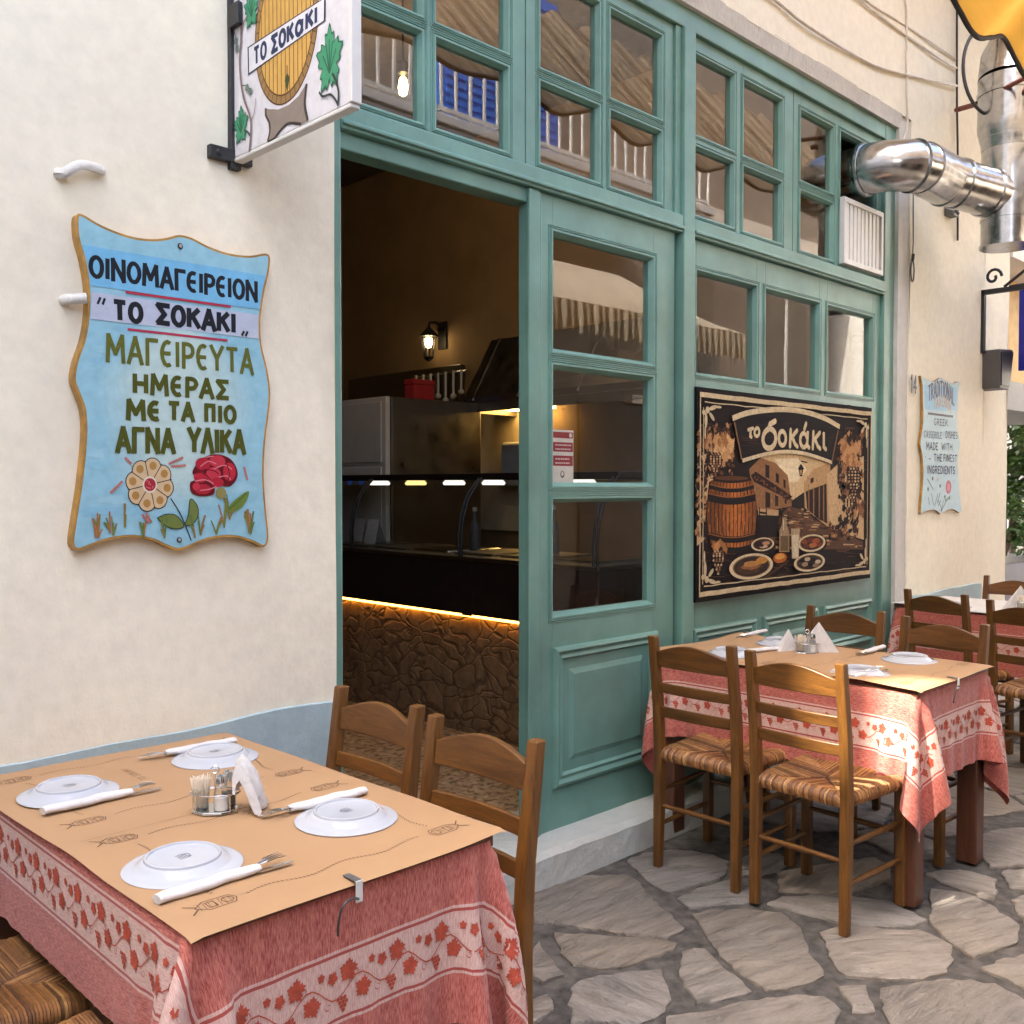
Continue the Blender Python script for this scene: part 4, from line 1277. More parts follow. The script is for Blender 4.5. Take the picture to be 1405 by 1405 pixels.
zline([(478, 1140), (510, 1190), (535, 1245), (556, 1300)], .0030, BK)
for pts, c in (([(428, 1215), (460, 1200), (500, 1205), (528, 1245), (490, 1255), (455, 1240)], lin(118, 132, 66)), ([(530, 1240), (545, 1200), (553, 1142), (580, 1170), (580, 1210), (556, 1240)], lin(118, 132, 66))):
    zpoly(pts, c); zline(pts+[pts[0]], .0022, BK)
cv.layer()
RED = lin(196, 44, 62); RL = lin(232, 130, 136); RDK = lin(110, 16, 28)
rose = [(560,1040),(585,1000),(620,978),(660,974),(700,988),(725,1020),(730,1060),(700,1095),(650,1090),(640,1125),(590,1132),(556,1118),(552,1080),(575,1068)]
zpoly(rose, RDK); cv.layer()
for (x, y, a, b) in ((600,1010,.024,.019),(655,1000,.026,.018),(700,1040,.021,.028),(640,1050,.024,.022),(590,1060,.021,.016),(600,1105,.026,.015),(655,1080,.02,.014),(575,1095,.012,.012)):
    p = Z1(x, y); cv.disc(p[0], p[1], a*.92, b*.92, rs.choice([RED, lin(206, 58, 74), lin(184, 38, 56)]), 16)
cv.layer()
for pts in ([(590,1020),(620,1000),(650,1010)],[(640,1030),(680,1015),(710,1030)],[(570,1075),(610,1070),(640,1085)],[(590,1110),(625,1105),(650,1095)],[(660,1060),(690,1055),(705,1070)],[(610,985),(640,980)]):
    zline(pts, .0032, RL)
for pts in ([(600,1030),(640,1035),(660,1050)],[(690,1010),(700,1050),(690,1080)],[(560,1045),(600,1045),(630,1070)]): zline(pts, .0028, RDK)
p = Z1(668, 1120); cv.disc(p[0], p[1], .016, .016, lin(150, 140, 84), 12)
zline([(678, 1140), (690, 1180), (680, 1235)], .0035, lin(90, 110, 50))
zpoly([(690, 1185), (715, 1150), (770, 1112), (768, 1140), (745, 1175), (705, 1195)], lin(112, 136, 60)); zline([(692, 1188), (765, 1120)], .002, lin(60, 80, 30))
cv.layer()
GRS = [lin(122, 128, 56), lin(150, 120, 60), lin(178, 110, 66), lin(100, 124, 70)]
for (x, y) in ((195,1290),(205,1290),(250,1270),(260,1280),(305,1250),(375,1290),(455,1290),(570,1290),(590,1280),(650,1275),(680,1250),(775,1270),(780,1275),(700,1220)):
    for q in range(4):
        dx = rs.uniform(-26, 22); hh = rs.uniform(30, 100)
        zline([(x, y), (x+dx*.4, y-hh*.5), (x+dx, y-hh)], rs.uniform(.003, .006), rs.choice(GRS))
for (a, b) in (((250, 1120), (296, 1075)), ((470, 1010), (525, 985)), ((330, 1010), (305, 985)), ((385, 1195), (405, 1230)), ((480, 1020), (535, 1015)), ((755, 1020), (768, 1070)), ((370, 1200), (395, 1232))):
    zline([a, b], .006, lin(196, 120, 110))
cv.layer()
for (x, y) in ((514, 187), (510, 1297)):
    p = Z1(x, y); cv.disc(p[0], p[1], .0075, .008, (.03, .03, .03), 14); cv.layer(); cv.disc(p[0]+.001, p[1]+.001, .0045, .005, (.42, .40, .36), 12); cv.layer()
local(cv.mb.build('flower_painting', M['paint'], None, fixn=False), sg)

# --- small painted board on the right wall
ss = thing('small_painted_sign', 'narrow pale blue English sign with a red flower on the right wall', 'sign', (6.2, -.04, 1.7))
YR = -.046
def Z2(zx, zy):
    p = on_y(1240+zx*100/639, 500+zy*220/1405, YR); return (p.x, p.z)
out2 = [(150,100),(165,112),(200,130),(250,150),(285,140),(325,118),(365,140),(400,158),(440,165),(480,150),(488,175),(478,260),(472,400),(468,530),(485,640),(494,700),(480,800),(476,900),(484,1050),(494,1180),(506,1270),(490,1300),(450,1275),(400,1268),(350,1290),(325,1312),(290,1282),(240,1272),(190,1285),(155,1312),(150,1290),(160,1150),(172,980),(165,800),(146,700),(160,600),(172,470),(168,300),(165,180)]
bo, ins2 = board('board', smooth_closed([Z2(*p) for p in out2], 3), -.030, YR, None, M['ochre'], lin(184, 214, 220), .001)
local(bo, ss)
cv = Canvas(lambda a, b, h: (a, YR-h, b))
a, b = Z2(185, 190), Z2(462, 400)
cv.poly([Z2(180, 180), Z2(468, 200), Z2(462, 405), Z2(182, 395)], lin(150, 200, 226)); cv.layer()
NV = lin(40, 48, 78); TN = lin(176, 150, 118)
def arch(xc, hw, z0, rise):
    return lambda x, z: (x, z+rise*(1-((x-xc)/hw)**2))
p0, p1, pt = Z2(215, 330), Z2(440, 350), Z2(325, 205)
xc = (p0[0]+p1[0])/2; hw = (p1[0]-p0[0])/2
cv.text('TRADITIONAL', p0[0], p0[1], p1[0], .098, NV, .15, .14, arch(xc, hw, 0, .045))
p0, p1 = Z2(262, 405), Z2(412, 410)
cv.text('TAVERNA', p0[0], p0[1]+.004, p1[0], .062, TN, .18, .14, arch((p0[0]+p1[0])/2, (p1[0]-p0[0])/2, 0, .03))
p, q = Z2(212, 434), Z2(432, 452); cv.stroke([(p[0], (p[1]+q[1])/2), (q[0], (p[1]+q[1])/2)], .014, (.03, .025, .03)); cv.layer()
def t2(t, x0, y0, x1, y1, col, w=.14):
    a = Z2(x0, y0); b = Z2(x0, y1); c = Z2(x1, (y0+y1)/2); cv.text(t, a[0], b[1], c[0], a[1]-b[1], col, w, .15)
t2('GREEK', 264, 472, 385, 530, NV); t2('CASSEROLE', 178, 580, 332, 640, NV, .12); t2('DISHES', 366, 584, 470, 644, lin(70, 50, 66), .12)
t2('MADE', 196, 680, 298, 745, NV); t2('WITH', 330, 688, 424, 745, NV); t2('.', 182, 780, 196, 830, NV); t2('-', 214, 815, 236, 840, NV, .3)
t2('THE', 262, 784, 334, 848, NV); t2('FINEST', 346, 788, 464, 848, NV); t2('INGREDIENTS', 206, 888, 446, 955, lin(34, 40, 84))
local(cv.mb.build('lettering', M['paint'], None, fixn=False), ss)
cv = Canvas(lambda a, b, h: (a, YR-h, b))
p = Z2(392, 1075); cv.disc(p[0], p[1], .044, .044, lin(176, 52, 74), 18); cv.layer(); cv.disc(p[0], p[1], .026, .026, lin(214, 106, 120), 14); cv.layer()
for (a, b) in (((205,1000),(260,1100)),((260,1230),(240,1130)),((270,1240),(300,1130)),((335,1270),(345,1190)),((335,1270),(390,1160)),((225,1230),(215,1160)),((290,1220),(320,1120)),((370,1200),(410,1150)),((300,1240),(325,1190)),((330,1260),(300,1190))):
    cv.stroke([Z2(*a), Z2(*b)], .007, lin(92, 118, 96))
for (x, y, c) in ((212,1092,lin(70,96,84)),(318,1065,lin(70,96,84)),(252,1000,lin(60,80,80)),(296,1010,lin(206,160,160)),(360,1160,lin(60,90,70)),(368,1190,lin(80,130,84)),(400,1170,lin(60,100,70))):
    p = Z2(x, y); cv.disc(p[0], p[1], .012, .012, c, 10)
p = Z2(328, 152); cv.disc(p[0], p[1], .010, .010, (.05, .04, .04), 10); p = Z2(330, 1276); cv.disc(p[0], p[1], .010, .010, (.05, .04, .04), 10)
local(cv.mb.build('flower_painting', M['paint'], None, fixn=False), ss)
hn = thing('house_number', 'dark blue house number 14 painted on the right wall', 'house number', (5.81, -.03, 2.04))
cv = Canvas(lambda a, b, h: (a-5.81, -.012-h, b-2.04))
cv.text('14', 5.768, 2.000, 5.846, .100, lin(16, 42, 90), .15, .22)
cv.mb.build('digits', M['paint'], hn, fixn=False)

# --- hanging box sign on its iron bracket
HX = on_y(318, 222, -.03).x
hs = thing('hanging_sign', 'white projecting sign with painted barrel, vine leaves and tilted name board', 'sign', (HX, -.03, 2.35))
def Z3(zx, zy):
    p = on_x(300+zx*200/1171, zy*240/1405, HX-.002); return (p.y, p.z)
yA, yB = -.045, Z3(1042, 800)[0]
zB_ = Z3(110, 1290)[1]; zB2 = Z3(1042, 810)[1]
zb_ = (zB_+zB2)/2
w = MB(); w.cc = lin(232, 230, 234); w.box((HX, yB, zb_), (HX+.022, yA, 3.30)); local(w.build('panel', M['paint'], None, bevel=.003), hs)
w = MB()
w.box((HX-.002, yB-.010, zb_-.012), (HX+.025, yA, zb_-.001)); w.box((HX-.004, yB-.016, zb_-.001), (HX+.026, yB-.001, 3.30)); local(w.build('rim', M['white'], None, bevel=.003), hs)
w = MB(); w.box((HX-.012, -.048, zb_-.03), (HX+.02, -.026, 3.32)); 
pL, pR = on_y(284, 197, -.03), on_y(342, 228, -.03)
w.box((pL.x, -.050, 2.338), (pR.x, -.028, 2.374)); w.tube([(pL.x+.025, -.055, 2.356), (pL.x+.025, -.05, 2.356)], .008, 8)
w.box((HX-.018, -.10, 2.70), (HX-.002, -.05, 2.76)); local(w.build('bracket', M['black'], None, bevel=.002), hs)
cv = Canvas(lambda a, b, h: (HX-h, a, b))
def l3(pts, wd, col, sm=True): cv.stroke(smooth_open([Z3(*p) for p in pts]) if sm else [Z3(*p) for p in pts], wd, col)
def p3(pts, col, sm=False): P = [Z3(*p) for p in pts]; cv.poly(smooth_closed(P, 4) if sm else P, col)
# barrel head: in the plane of the sign it is an upright ellipse
bl, br = Z3(285, 300), Z3(800, 150)
bot = Z3(478, 862)
bcx = (bl[0]+br[0])/2; brx = abs(br[0]-bl[0])/2
brz = brx*1.28; bcz = bot[1]+brz
BR = lin(120, 92, 52)
cv.disc(bcx, bcz, brx, brz, lin(96, 58, 24), 48); cv.layer()
cv.disc(bcx, bcz, brx*.975, brz*.98, lin(164, 128, 78), 48); cv.layer()
for k in range(40):
    a = 2*PI*k/40
    cv.stroke([(bcx+brx*.86*math.cos(a), bcz+brz*.86*math.sin(a)), (bcx+brx*.97*math.cos(a), bcz+brz*.975*math.sin(a))], .004, BR)
cv.layer(); cv.disc(bcx, bcz, brx*.87, brz*.885, lin(110, 66, 26), 48); cv.layer(); cv.disc(bcx, bcz, brx*.845, brz*.862, lin(226, 178, 92), 48); cv.layer()
for k in range(-6, 7):
    u = k/6.6; hh = math.sqrt(max(0, 1-u*u))*.855
    cv.stroke([(bcx+brx*.845*u, bcz-brz*hh), (bcx+brx*.845*u, bcz+brz*hh)], .0035, lin(126, 88, 36))
cv.layer()
p = Z3(548, 650); p_ = Z3(548, 590)
cv.poly([(p[0]-.012, p[1]+.005), (p[0], p[1]-.03), (p[0]+.012, p[1]+.005), (p[0], p[1]+.022)], lin(70, 78, 40)); cv.stroke([(p[0], p[1]+.02), (p[0], p[1]+.04)], .004, lin(120, 50, 30))
# cradle
p3([(368,866),(400,876),(478,878),(560,842),(640,770),(706,664),(700,760),(690,850),(718,968),(660,998),(600,985),(545,1000),(490,1050),(440,1120),(382,1142),(404,1060),(398,990),(368,930)], lin(150, 136, 124)); cv.layer()
l3([(376,870),(380,930),(406,990),(408,1060),(392,1130)], .008, lin(72, 62, 58)); l3([(704,672),(694,760),(690,850),(712,964)], .010, lin(72, 62, 58)); l3([(392,1136),(440,1116),(500,1040),(560,990),(660,996)], .007, lin(60, 50, 48))
cv.layer()
# name board across the barrel
nbp = [(230, 380), (858, -30), (856, 165), (234, 604)]
A_, B_, C_, D_ = [Z3(*p) for p in nbp]
def lerp(p, q, t): return (p[0]+(q[0]-p[0])*t, p[1]+(q[1]-p[1])*t)
cv.poly([A_, B_, C_, D_], lin(40, 44, 66)); cv.layer()
def NB(u, v):                                     # u along, v up
    return lerp(lerp(D_, C_, u), lerp(A_, B_, u), v)
cv.poly([NB(.018, .05), NB(.982, .05), NB(.982, .95), NB(.018, .95)], lin(238, 238, 242)); cv.layer()
def nbtext(t, u0, u1, v0, v1, w):
    """letters written in board units, width measured on the board"""
    tot = sum(GL[c][0]+.16 for c in t)-.16
    k = (u1-u0)/tot; x = 0
    for c in t:
        wd, sts = GL[c]
        for s_ in sts:
            cv.stroke([NB(u0+(x+p[0])*k, v0+p[1]*(v1-v0)) for p in s_], w, lin(44, 56, 92))
        x += wd+.16
    cv.layer()
nbtext('TO', .09, .26, .20, .80, .0105); nbtext('ΣOK', .33, .615, .18, .80, .012); nbtext('α', .64, .74, .18, .88, .012); nbtext('KI', .77, .90, .18, .80, .012)
def vineleaf(cx, cy, rx, ry, col, rot=0.0, teeth=5):
    pts = []
    n = 60
    for i in range(n):
        t = 2*PI*i/n
        r = .80+.14*math.cos(5*t)+.11*math.cos(15*t+.4)
        x, y = rx*r*math.sin(t), ry*r*math.cos(t)
        pts.append((cx+x*math.cos(rot)-y*math.sin(rot), cy+x*math.sin(rot)+y*math.cos(rot)))
    return pts
LG, LD = lin(74, 158, 116), lin(38, 104, 76)
for (x, y, rx, ry) in ((890, 480, .056, .082), (180, 1010, .038, .052), (265, 70, .038, .055)):
    c = Z3(x, y); cv.poly(vineleaf(c[0], c[1], rx*1.06, ry*1.05, 0), LD); cv.layer(); cv.poly(vineleaf(c[0], c[1], rx*.95, ry*.95, 0), LG); cv.layer()
    for k in range(-2, 3): cv.stroke([(c[0], c[1]-ry*.4), (c[0]+rx*.5*k/2, c[1]+ry*.6*math.cos(k*.6))], .004, LD)
    cv.layer()
VB = lin(140, 118, 112)
l3([(165,-60),(160,40),(182,180),(180,340),(170,480),(182,660),(205,790),(250,920),(262,1010),(258,1110),(248,1220)], .008, VB)
l3([(180,260),(205,180),(235,130)], .005, VB); l3([(265,970),(290,900),(300,790)], .003, VB); l3([(255,1090),(235,1060),(205,1045)], .006, lin(60,90,70))
l3([(915,590),(945,650),(965,740),(960,850)], .007, lin(60, 64, 62)); l3([(810,740),(840,775),(900,760),(940,800),(960,845)], .006, lin(60, 64, 62))
l3([(130,260),(145,330),(155,400)], .003, lin(90,90,90)); l3([(190,690),(230,690),(262,740)], .003, lin(90,90,90))
for (x, y) in ((150,390),(140,330),(230,705),(255,735)): q = Z3(x, y); cv.disc(q[0], q[1], .010, .010, lin(110, 130, 116), 8)
local(cv.mb.build('painting', M['paint'], None, fixn=False), hs)

# --- printed panel below the fixed window
po = thing('printed_panel', 'sepia printed panel of wine barrel, plates and village street, white brush title', 'poster', (4.47, -.02, 1.4))
YP = -.016
PX0, PX1, PZ0, PZ1 = 3.621, 5.317, .922, 1.882
w = MB(); w.cc = (.012, .008, .007); w.box((PX0, YP, PZ0), (PX1, .018, PZ1)); local(w.build('backing', M['paintrough'], None), po)
def Zp(zx, zy):
    p = on_y(940+zx/4.532, 520+zy/4.532, YP-.002)
    return (min(PX1-.004, max(PX0+.004, p.x)), min(PZ1-.004, max(PZ0+.004, p.z)))
cv = Canvas(lambda a, b, h: (a, YP-h, b), step=.00004)
def pp(pts, col, sm=False): P = [Zp(*p) for p in pts]; cv.poly(smooth_closed(P, 4) if sm else P, col)
def pl(pts, wd, col, sm=True): cv.stroke(smooth_open([Zp(*p) for p in pts]) if sm else [Zp(*p) for p in pts], wd, col)
def pd_(x, y, rx, ry, col, n=16):
    c = Zp(x, y); e = Zp(x+rx, y); f = Zp(x, y-ry); cv.disc(c[0], c[1], abs(e[0]-c[0]), abs(f[1]-c[1]), col, n)
CR = lin(226, 206, 168); DK = lin(34, 20, 16); DB = lin(58, 36, 26); MB_ = lin(98, 66, 44); TNc = lin(164, 122, 82); LT = lin(206, 172, 128); ORG = lin(196, 116, 44)
cv.poly([(PX0+.012, PZ0+.012), (PX1-.012, PZ0+.012), (PX1-.012, PZ1-.012), (PX0+.012, PZ1-.012)], lin(44, 27, 22)); cv.layer()
# brown haze of brush strokes over the ground
for k in range(420):
    x, y = rs.uniform(75, 1110), rs.uniform(120, 1290)
    ln = rs.uniform(10, 60); c = rs.choice([DB, lin(70, 44, 32), lin(50, 31, 24), MB_])
    if 120 < y < 250: c = rs.choice([lin(48, 30, 26), lin(40, 25, 21)])
    pl([(x, y), (x+ln, y+rs.uniform(-8, 14))], rs.uniform(.003, .012), c, False)
cv.layer()
# street, houses, sky
pp([(470, 480), (600, 455), (760, 470), (900, 530), (890, 600), (660, 760), (560, 640)], lin(226, 196, 150)); cv.layer()
pp([(560, 500), (700, 490), (760, 560), (700, 640), (640, 640)], lin(246, 226, 188)); cv.layer()
pp([(400, 560), (470, 490), (560, 520), (640, 600), (665, 790), (470, 830), (430, 800)], TNc)
pp([(740, 640), (800, 560), (905, 520), (895, 925), (800, 850), (745, 800)], lin(204, 168, 122))
pp([(885, 590), (960, 520), (1112, 480), (1112, 1000), (900, 930)], lin(218, 186, 142)); cv.layer()
for k in range(230):                                # plaster and stone hatching of the street
    x, y = rs.uniform(405, 1105), rs.uniform(500, 960)
    if (x < 665 and 560+abs(x-540)*.2 < y < 820) or (x > 890 and y > 560) or (745 < x < 890 and 600 < y < 660):
        pl([(x, y), (x+rs.uniform(-6, 6), y+rs.uniform(5, 26))], rs.uniform(.002, .005), rs.choice([lin(130, 92, 60), lin(232, 204, 164), lin(158, 118, 80), lin(96, 64, 44)]), False)
cv.layer()
pp([(60, 420), (160, 330), (190, 620), (150, 640), (130, 820), (120, 1000), (62, 1040)], lin(214, 180, 136)); cv.layer()
for k in range(90):
    x, y = rs.uniform(66, 175), rs.uniform(400, 1020)
    pl([(x, y), (x+rs.uniform(-8, 8), y+rs.uniform(5, 22))], rs.uniform(.002, .006), rs.choice([lin(120, 84, 56), lin(90, 60, 42), lin(236, 208, 168)]), False)
cv.layer()
for pts in ([(500,530),(525,540),(525,620),(500,610)],[(565,580),(585,595),(585,650),(565,640)],[(612,620),(626,632),(626,680),(612,672)],[(500,700),(530,710),(530,800),(500,800)],[(560,720),(580,730),(580,790),(560,790)],[(780,620),(800,612),(800,640),(780,650)],[(750,700),(880,650),(885,900),(830,870),(760,810)],[(620,720),(632,725),(632,775),(620,775)]): pp(pts, lin(64, 42, 32))
cv.layer()
for x in (770, 800, 835, 862): pl([(x, 690-(x-750)*.3), (x, 810+(x-760)*.75)], .012, lin(160, 122, 86), False)
pp([(410, 600), (440, 575), (668, 730), (650, 752), (430, 640)], lin(70, 44, 34)); cv.layer()
for k in range(46):
    t = rs.random(); pd_(420+235*t+rs.uniform(-12, 12), 600+145*t+rs.uniform(-16, 16), rs.uniform(4, 9), rs.uniform(4, 9), rs.choice([lin(120,78,54), lin(150,104,70), DK]), 7)
cv.layer()
pp([(640, 790), (720, 810), (890, 925), (1105, 1010), (1110, 1060), (470, 1060), (560, 900)], lin(112, 80, 56)); cv.layer()
for k in range(120):
    t = rs.random(); y = 805+t*250; x = rs.uniform(640-t*170, 740+t*360); ln = 14+60*t
    pl([(x, y), (min(1105, x+ln), y+rs.uniform(-2, 5))], .004+.006*t, rs.choice([LT, TNc, MB_, lin(130,94,64), DB]), False)
cv.layer()
# chairs and table in the street
pp([(455, 805), (580, 815), (580, 850), (455, 845)], LT); pp([(455, 845), (580, 850), (585, 980), (450, 990)], lin(44, 28, 22)); cv.layer()
for pts in ([(462,800),(462,960)],[(505,805),(508,970)],[(462,830),(505,835)],[(462,870),(505,875)],[(600,820),(600,930)],[(640,830),(640,920)],[(570,900),(575,1000)]): pl(pts, .010, DK, False)
# lantern
pl([(720,510),(760,520)], .006, DK, False); pp([(706,560),(735,560),(728,606),(714,606)], DK); pp([(700,560),(720,525),(742,560)], DK); cv.layer(); pp([(713,566),(728,566),(724,598),(717,598)], lin(200,160,110)); cv.layer()
# foliage left and right with grapes
def foliage(n, xr, yr, cols, sx=16, sy=16):
    for k in range(n):
        x, y = rs.uniform(*xr), rs.uniform(*yr)
        c = Zp(x, y); e = Zp(x+rs.uniform(.5, 1.3)*sx, y); f = Zp(x, y+rs.uniform(.5, 1.3)*sy)
        cv.poly(vineleaf(c[0], c[1], abs(e[0]-c[0])*1.2, abs(f[1]-c[1])*1.2, 0, rs.uniform(0, 6)), rs.choice(cols))
LC = [lin(84,54,38), lin(120,82,54), lin(160,116,76), lin(196,150,104), DK, DB, lin(60,38,28)]
foliage(70, (85, 290), (300, 640), LC, 22, 26); cv.layer(); foliage(45, (70, 130), (560, 960), LC, 18, 22); foliage(60, (960, 1105), (330, 920), LC, 22, 26); cv.layer()
foliage(90, (85, 300), (280, 600), LC, 11, 13); foliage(90, (955, 1108), (320, 900), LC, 11, 13); foliage(60, (68, 130), (540, 980), LC, 9, 11); cv.layer(); foliage(26, (180, 300), (370, 500), [lin(206,160,110), lin(176,126,82), lin(222,180,130)], 22, 26); foliage(22, (985, 1085), (400, 560), [lin(206,160,110), lin(176,126,82)], 20, 24); foliage(30, (890, 1080), (900, 1000), LC, 14, 16); cv.layer()
def grapes(cx, cy, wd, ht):
    for r_ in range(11):
        t = r_/10; ww = wd*(1-t*.85)*(0.7+.5*min(1, t*4)); k = max(1, int(ww*2/19))
        for q in range(k):
            x = cx+(q-(k-1)/2)*19+rs.uniform(-3, 3); y = cy+ht*t+rs.uniform(-3, 3)
            pd_(x, y, 12, 14, DK, 10)
    cv.layer()
    for r_ in range(11):
        t = r_/10; ww = wd*(1-t*.85)*(0.7+.5*min(1, t*4)); k = max(1, int(ww*2/19))
        for q in range(k): pd_(cx+(q-(k-1)/2)*19-2, cy+ht*t-3, 6.5, 7.5, rs.choice([lin(196,158,116), lin(150,112,82), lin(216,186,146)]), 8)
    cv.layer()
grapes(190, 470, 48, 150); grapes(1050, 560, 50, 200); grapes(1020, 740, 40, 130)
# barrel
pp([(165,640),(205,612),(300,600),(385,612),(415,635),(440,760),(446,860),(430,960),(405,1050),(300,1075),(190,1060),(140,980),(126,870),(138,750)], lin(52,32,20), True); cv.layer()
for i in range(13):
    t0, t1 = i/13, (i+1)/13
    def bxp(t, y):
        hw = 128+28*math.sin(PI*(y-620)/430); return 288+(2*t-1)*hw
    shade = .45+.75*math.exp(-((t0-.55)/.27)**2)
    col = tuple(c*shade for c in lin(188, 118, 58))
    cv.poly([Zp(bxp(t0+.008, y), y+18*math.sin(PI*t0)) for y in (630, 700, 780, 860, 940, 1030)]+[Zp(bxp(t1-.008, y), y+18*math.sin(PI*t1)) for y in (1030, 940, 860, 780, 700, 630)], col)
cv.layer()
for i in range(90):
    t = rs.random(); y = rs.uniform(660, 1000); hw = 125+28*math.sin(PI*(y-620)/430); x = 288+(2*t-1)*hw*.95
    pl([(x, y), (x+rs.uniform(-2, 2), y+rs.uniform(15, 60))], .003, rs.choice([lin(90,50,24), lin(214,150,84), lin(60,34,18)]), False)
cv.layer()
for (y, wd) in ((668, .020), (735, .034), (975, .030), (1040, .026)):
    hw = 128+28*math.sin(PI*(y-620)/430)
    pl([(288-hw, y), (230, y+20), (288, y+24), (350, y+20), (288+hw, y)], wd, lin(38,25,20)); 
cv.layer()
for (y) in (655, 712, 962):
    hw = 128+28*math.sin(PI*(y-620)/430); pl([(288-hw, y), (230, y+20), (288, y+24), (350, y+20), (288+hw, y)], .004, lin(170,110,60))
cv.layer()
pd_(290, 618, 118, 20, lin(34,21,16), 28); cv.layer(); pd_(290, 617, 104, 14, lin(112,72,42), 28); cv.layer()
grapes(205, 1075, 52, 140); foliage(6, (165, 245), (1010, 1050), [lin(176,126,76), lin(206,150,96)], 22, 26); cv.layer()
# table top grain
for k in range(70):
    x, y = rs.uniform(80, 1050), rs.uniform(1085, 1270); pl([(x, y), (min(1108, x+rs.uniform(40, 160)), y+rs.uniform(-4, 4))], rs.uniform(.003, .008), rs.choice([DK, lin(76,50,36), lin(104,72,50), lin(28,18,15)]), False)
cv.layer()
def plate(cx, cy, rx, ry, foods):
    pd_(cx+4, cy+8, rx+6, ry+6, DK, 36); cv.layer(); pd_(cx, cy, rx, ry, CR, 36); cv.layer(); pd_(cx, cy-1, rx*.86, ry*.82, lin(150,118,86), 32); cv.layer(); pd_(cx, cy, rx*.80, ry*.76, lin(70,46,34), 32); cv.layer()
    for (dx, dy, a, b, c) in foods: pd_(cx+dx, cy+dy, a, b, c, 12)
    cv.layer()
plate(480, 1028, 70, 42, [(-30,-4,22,14,lin(48,30,24)),(20,-8,24,12,lin(196,150,118)),(5,14,26,10,lin(214,180,150)),(-10,8,16,8,lin(60,40,32))])
plate(785, 1020, 84, 54, [(-45,-8,20,16,lin(150,80,44)),(-12,-18,22,16,lin(120,62,36)),(25,-14,24,17,lin(172,96,56)),(45,8,20,15,lin(136,70,40)),(5,14,26,15,lin(188,120,74)),(-35,18,20,12,lin(110,60,38))])
plate(410, 1165, 132, 80, [(-10,8,80,40,lin(96,66,40)),(-6,-6,62,28,lin(164,112,66)),(-4,-16,54,18,lin(196,146,90)),(62,-38,36,22,lin(206,150,70)),(-70,-18,24,20,lin(70,60,40)),(70,18,26,16,lin(60,44,34)),(-40,30,30,12,lin(84,56,38))])
plate(770, 1140, 94, 56, [(-45,-12,18,14,lin(24,17,15)),(-15,-20,18,13,lin(196,176,146)),(20,-16,17,13,lin(26,20,17)),(50,-4,18,13,lin(206,186,154)),(-30,12,20,14,lin(176,150,118)),(5,10,18,14,lin(30,22,18)),(36,18,20,12,lin(150,124,96)),(-60,6,14,10,lin(90,70,50))])
pd_(585, 1112, 42, 32, ORG, 20); cv.layer(); pd_(583, 1104, 30, 18, lin(228,170,90), 16); cv.layer()
pl([(470,1250),(540,1200),(610,1150),(636,1128)], .012, MB_); cv.layer()
# carafe and glass
pp([(598,860),(622,860),(624,900),(640,950),(642,1075),(578,1075),(580,950),(596,900)], lin(176,150,116)); pp([(652,930),(706,930),(700,1118),(658,1118)], lin(196,172,138)); cv.layer()
pp([(586,975),(634,975),(634,1068),(586,1068)], lin(128,104,72)); pp([(658,968),(700,968),(696,1110),(662,1110)], lin(222,204,172)); pl([(606,870),(606,940)], .006, lin(230,214,184), False); pl([(592,960),(592,1060)], .005, lin(226,206,170), False); pl([(665,940),(668,1100)], .004, lin(150,120,90), False); cv.layer()
# title board
ARCH_T = [(288,245),(380,212),(500,194),(620,190),(740,206),(860,245),(955,298)]
ARCH_B = [(908,528),(820,488),(720,460),(620,452),(520,462),(430,482),(350,508)]
pp([p for p in smooth_open(ARCH_T)]+[p for p in smooth_open(ARCH_B)], lin(40,25,22)); cv.layer()
for k in range(60):
    x = rs.uniform(330, 900); y = rs.uniform(250, 480); dev = ((x-620)/330)**2*70
    if y-dev < 225 or y > 440+dev*.6: continue
    pl([(x, y), (min(x+rs.uniform(40, 120), 915), y+rs.uniform(0, 10))], .004, rs.choice([lin(60,40,34), lin(76,50,40), lin(30,19,17)]), False)
cv.layer()
pl(ARCH_T, .026, CR); pl([(350,508),(430,484),(520,462),(620,452),(720,460),(820,488),(908,520)], .018, CR); cv.layer()
for (a, b) in (((300,270),(345,500)),((945,320),(905,520))):
    pl([a, b], .010, lin(150,118,84), False)
cv.layer()
def ptext(t, x0, y0, x1, y1, h, wd, gap=.10, drop=0.0):
    """x0,y0 foot of the first letter, x1,y1 foot of the last, h letter height, in zoom pixels of the panel"""
    tot = sum(GL[c][0]+gap for c in t)-gap
    k = (x1-x0)/tot; x = 0
    for c in t:
        w_, sts = GL[c]
        for s_ in sts:
            P = []
            for p in s_:
                u = (x+p[0])*k; P.append(Zp(x0+u, y0+(y1-y0)*u/(x1-x0)-p[1]*h))
            cv.stroke(P, wd, CR)
            cv.disc(P[0][0], P[0][1], wd*.5, wd*.5, CR, 8); cv.disc(P[-1][0], P[-1][1], wd*.5, wd*.5, CR, 8)
        x += w_+gap
    cv.layer()
ptext('το', 384, 366, 458, 354, 82, .017, .06)
ptext('σ', 466, 434, 568, 422, 158, .027)
ptext('οκάκι', 570, 412, 872, 440, 142, .023, .10)
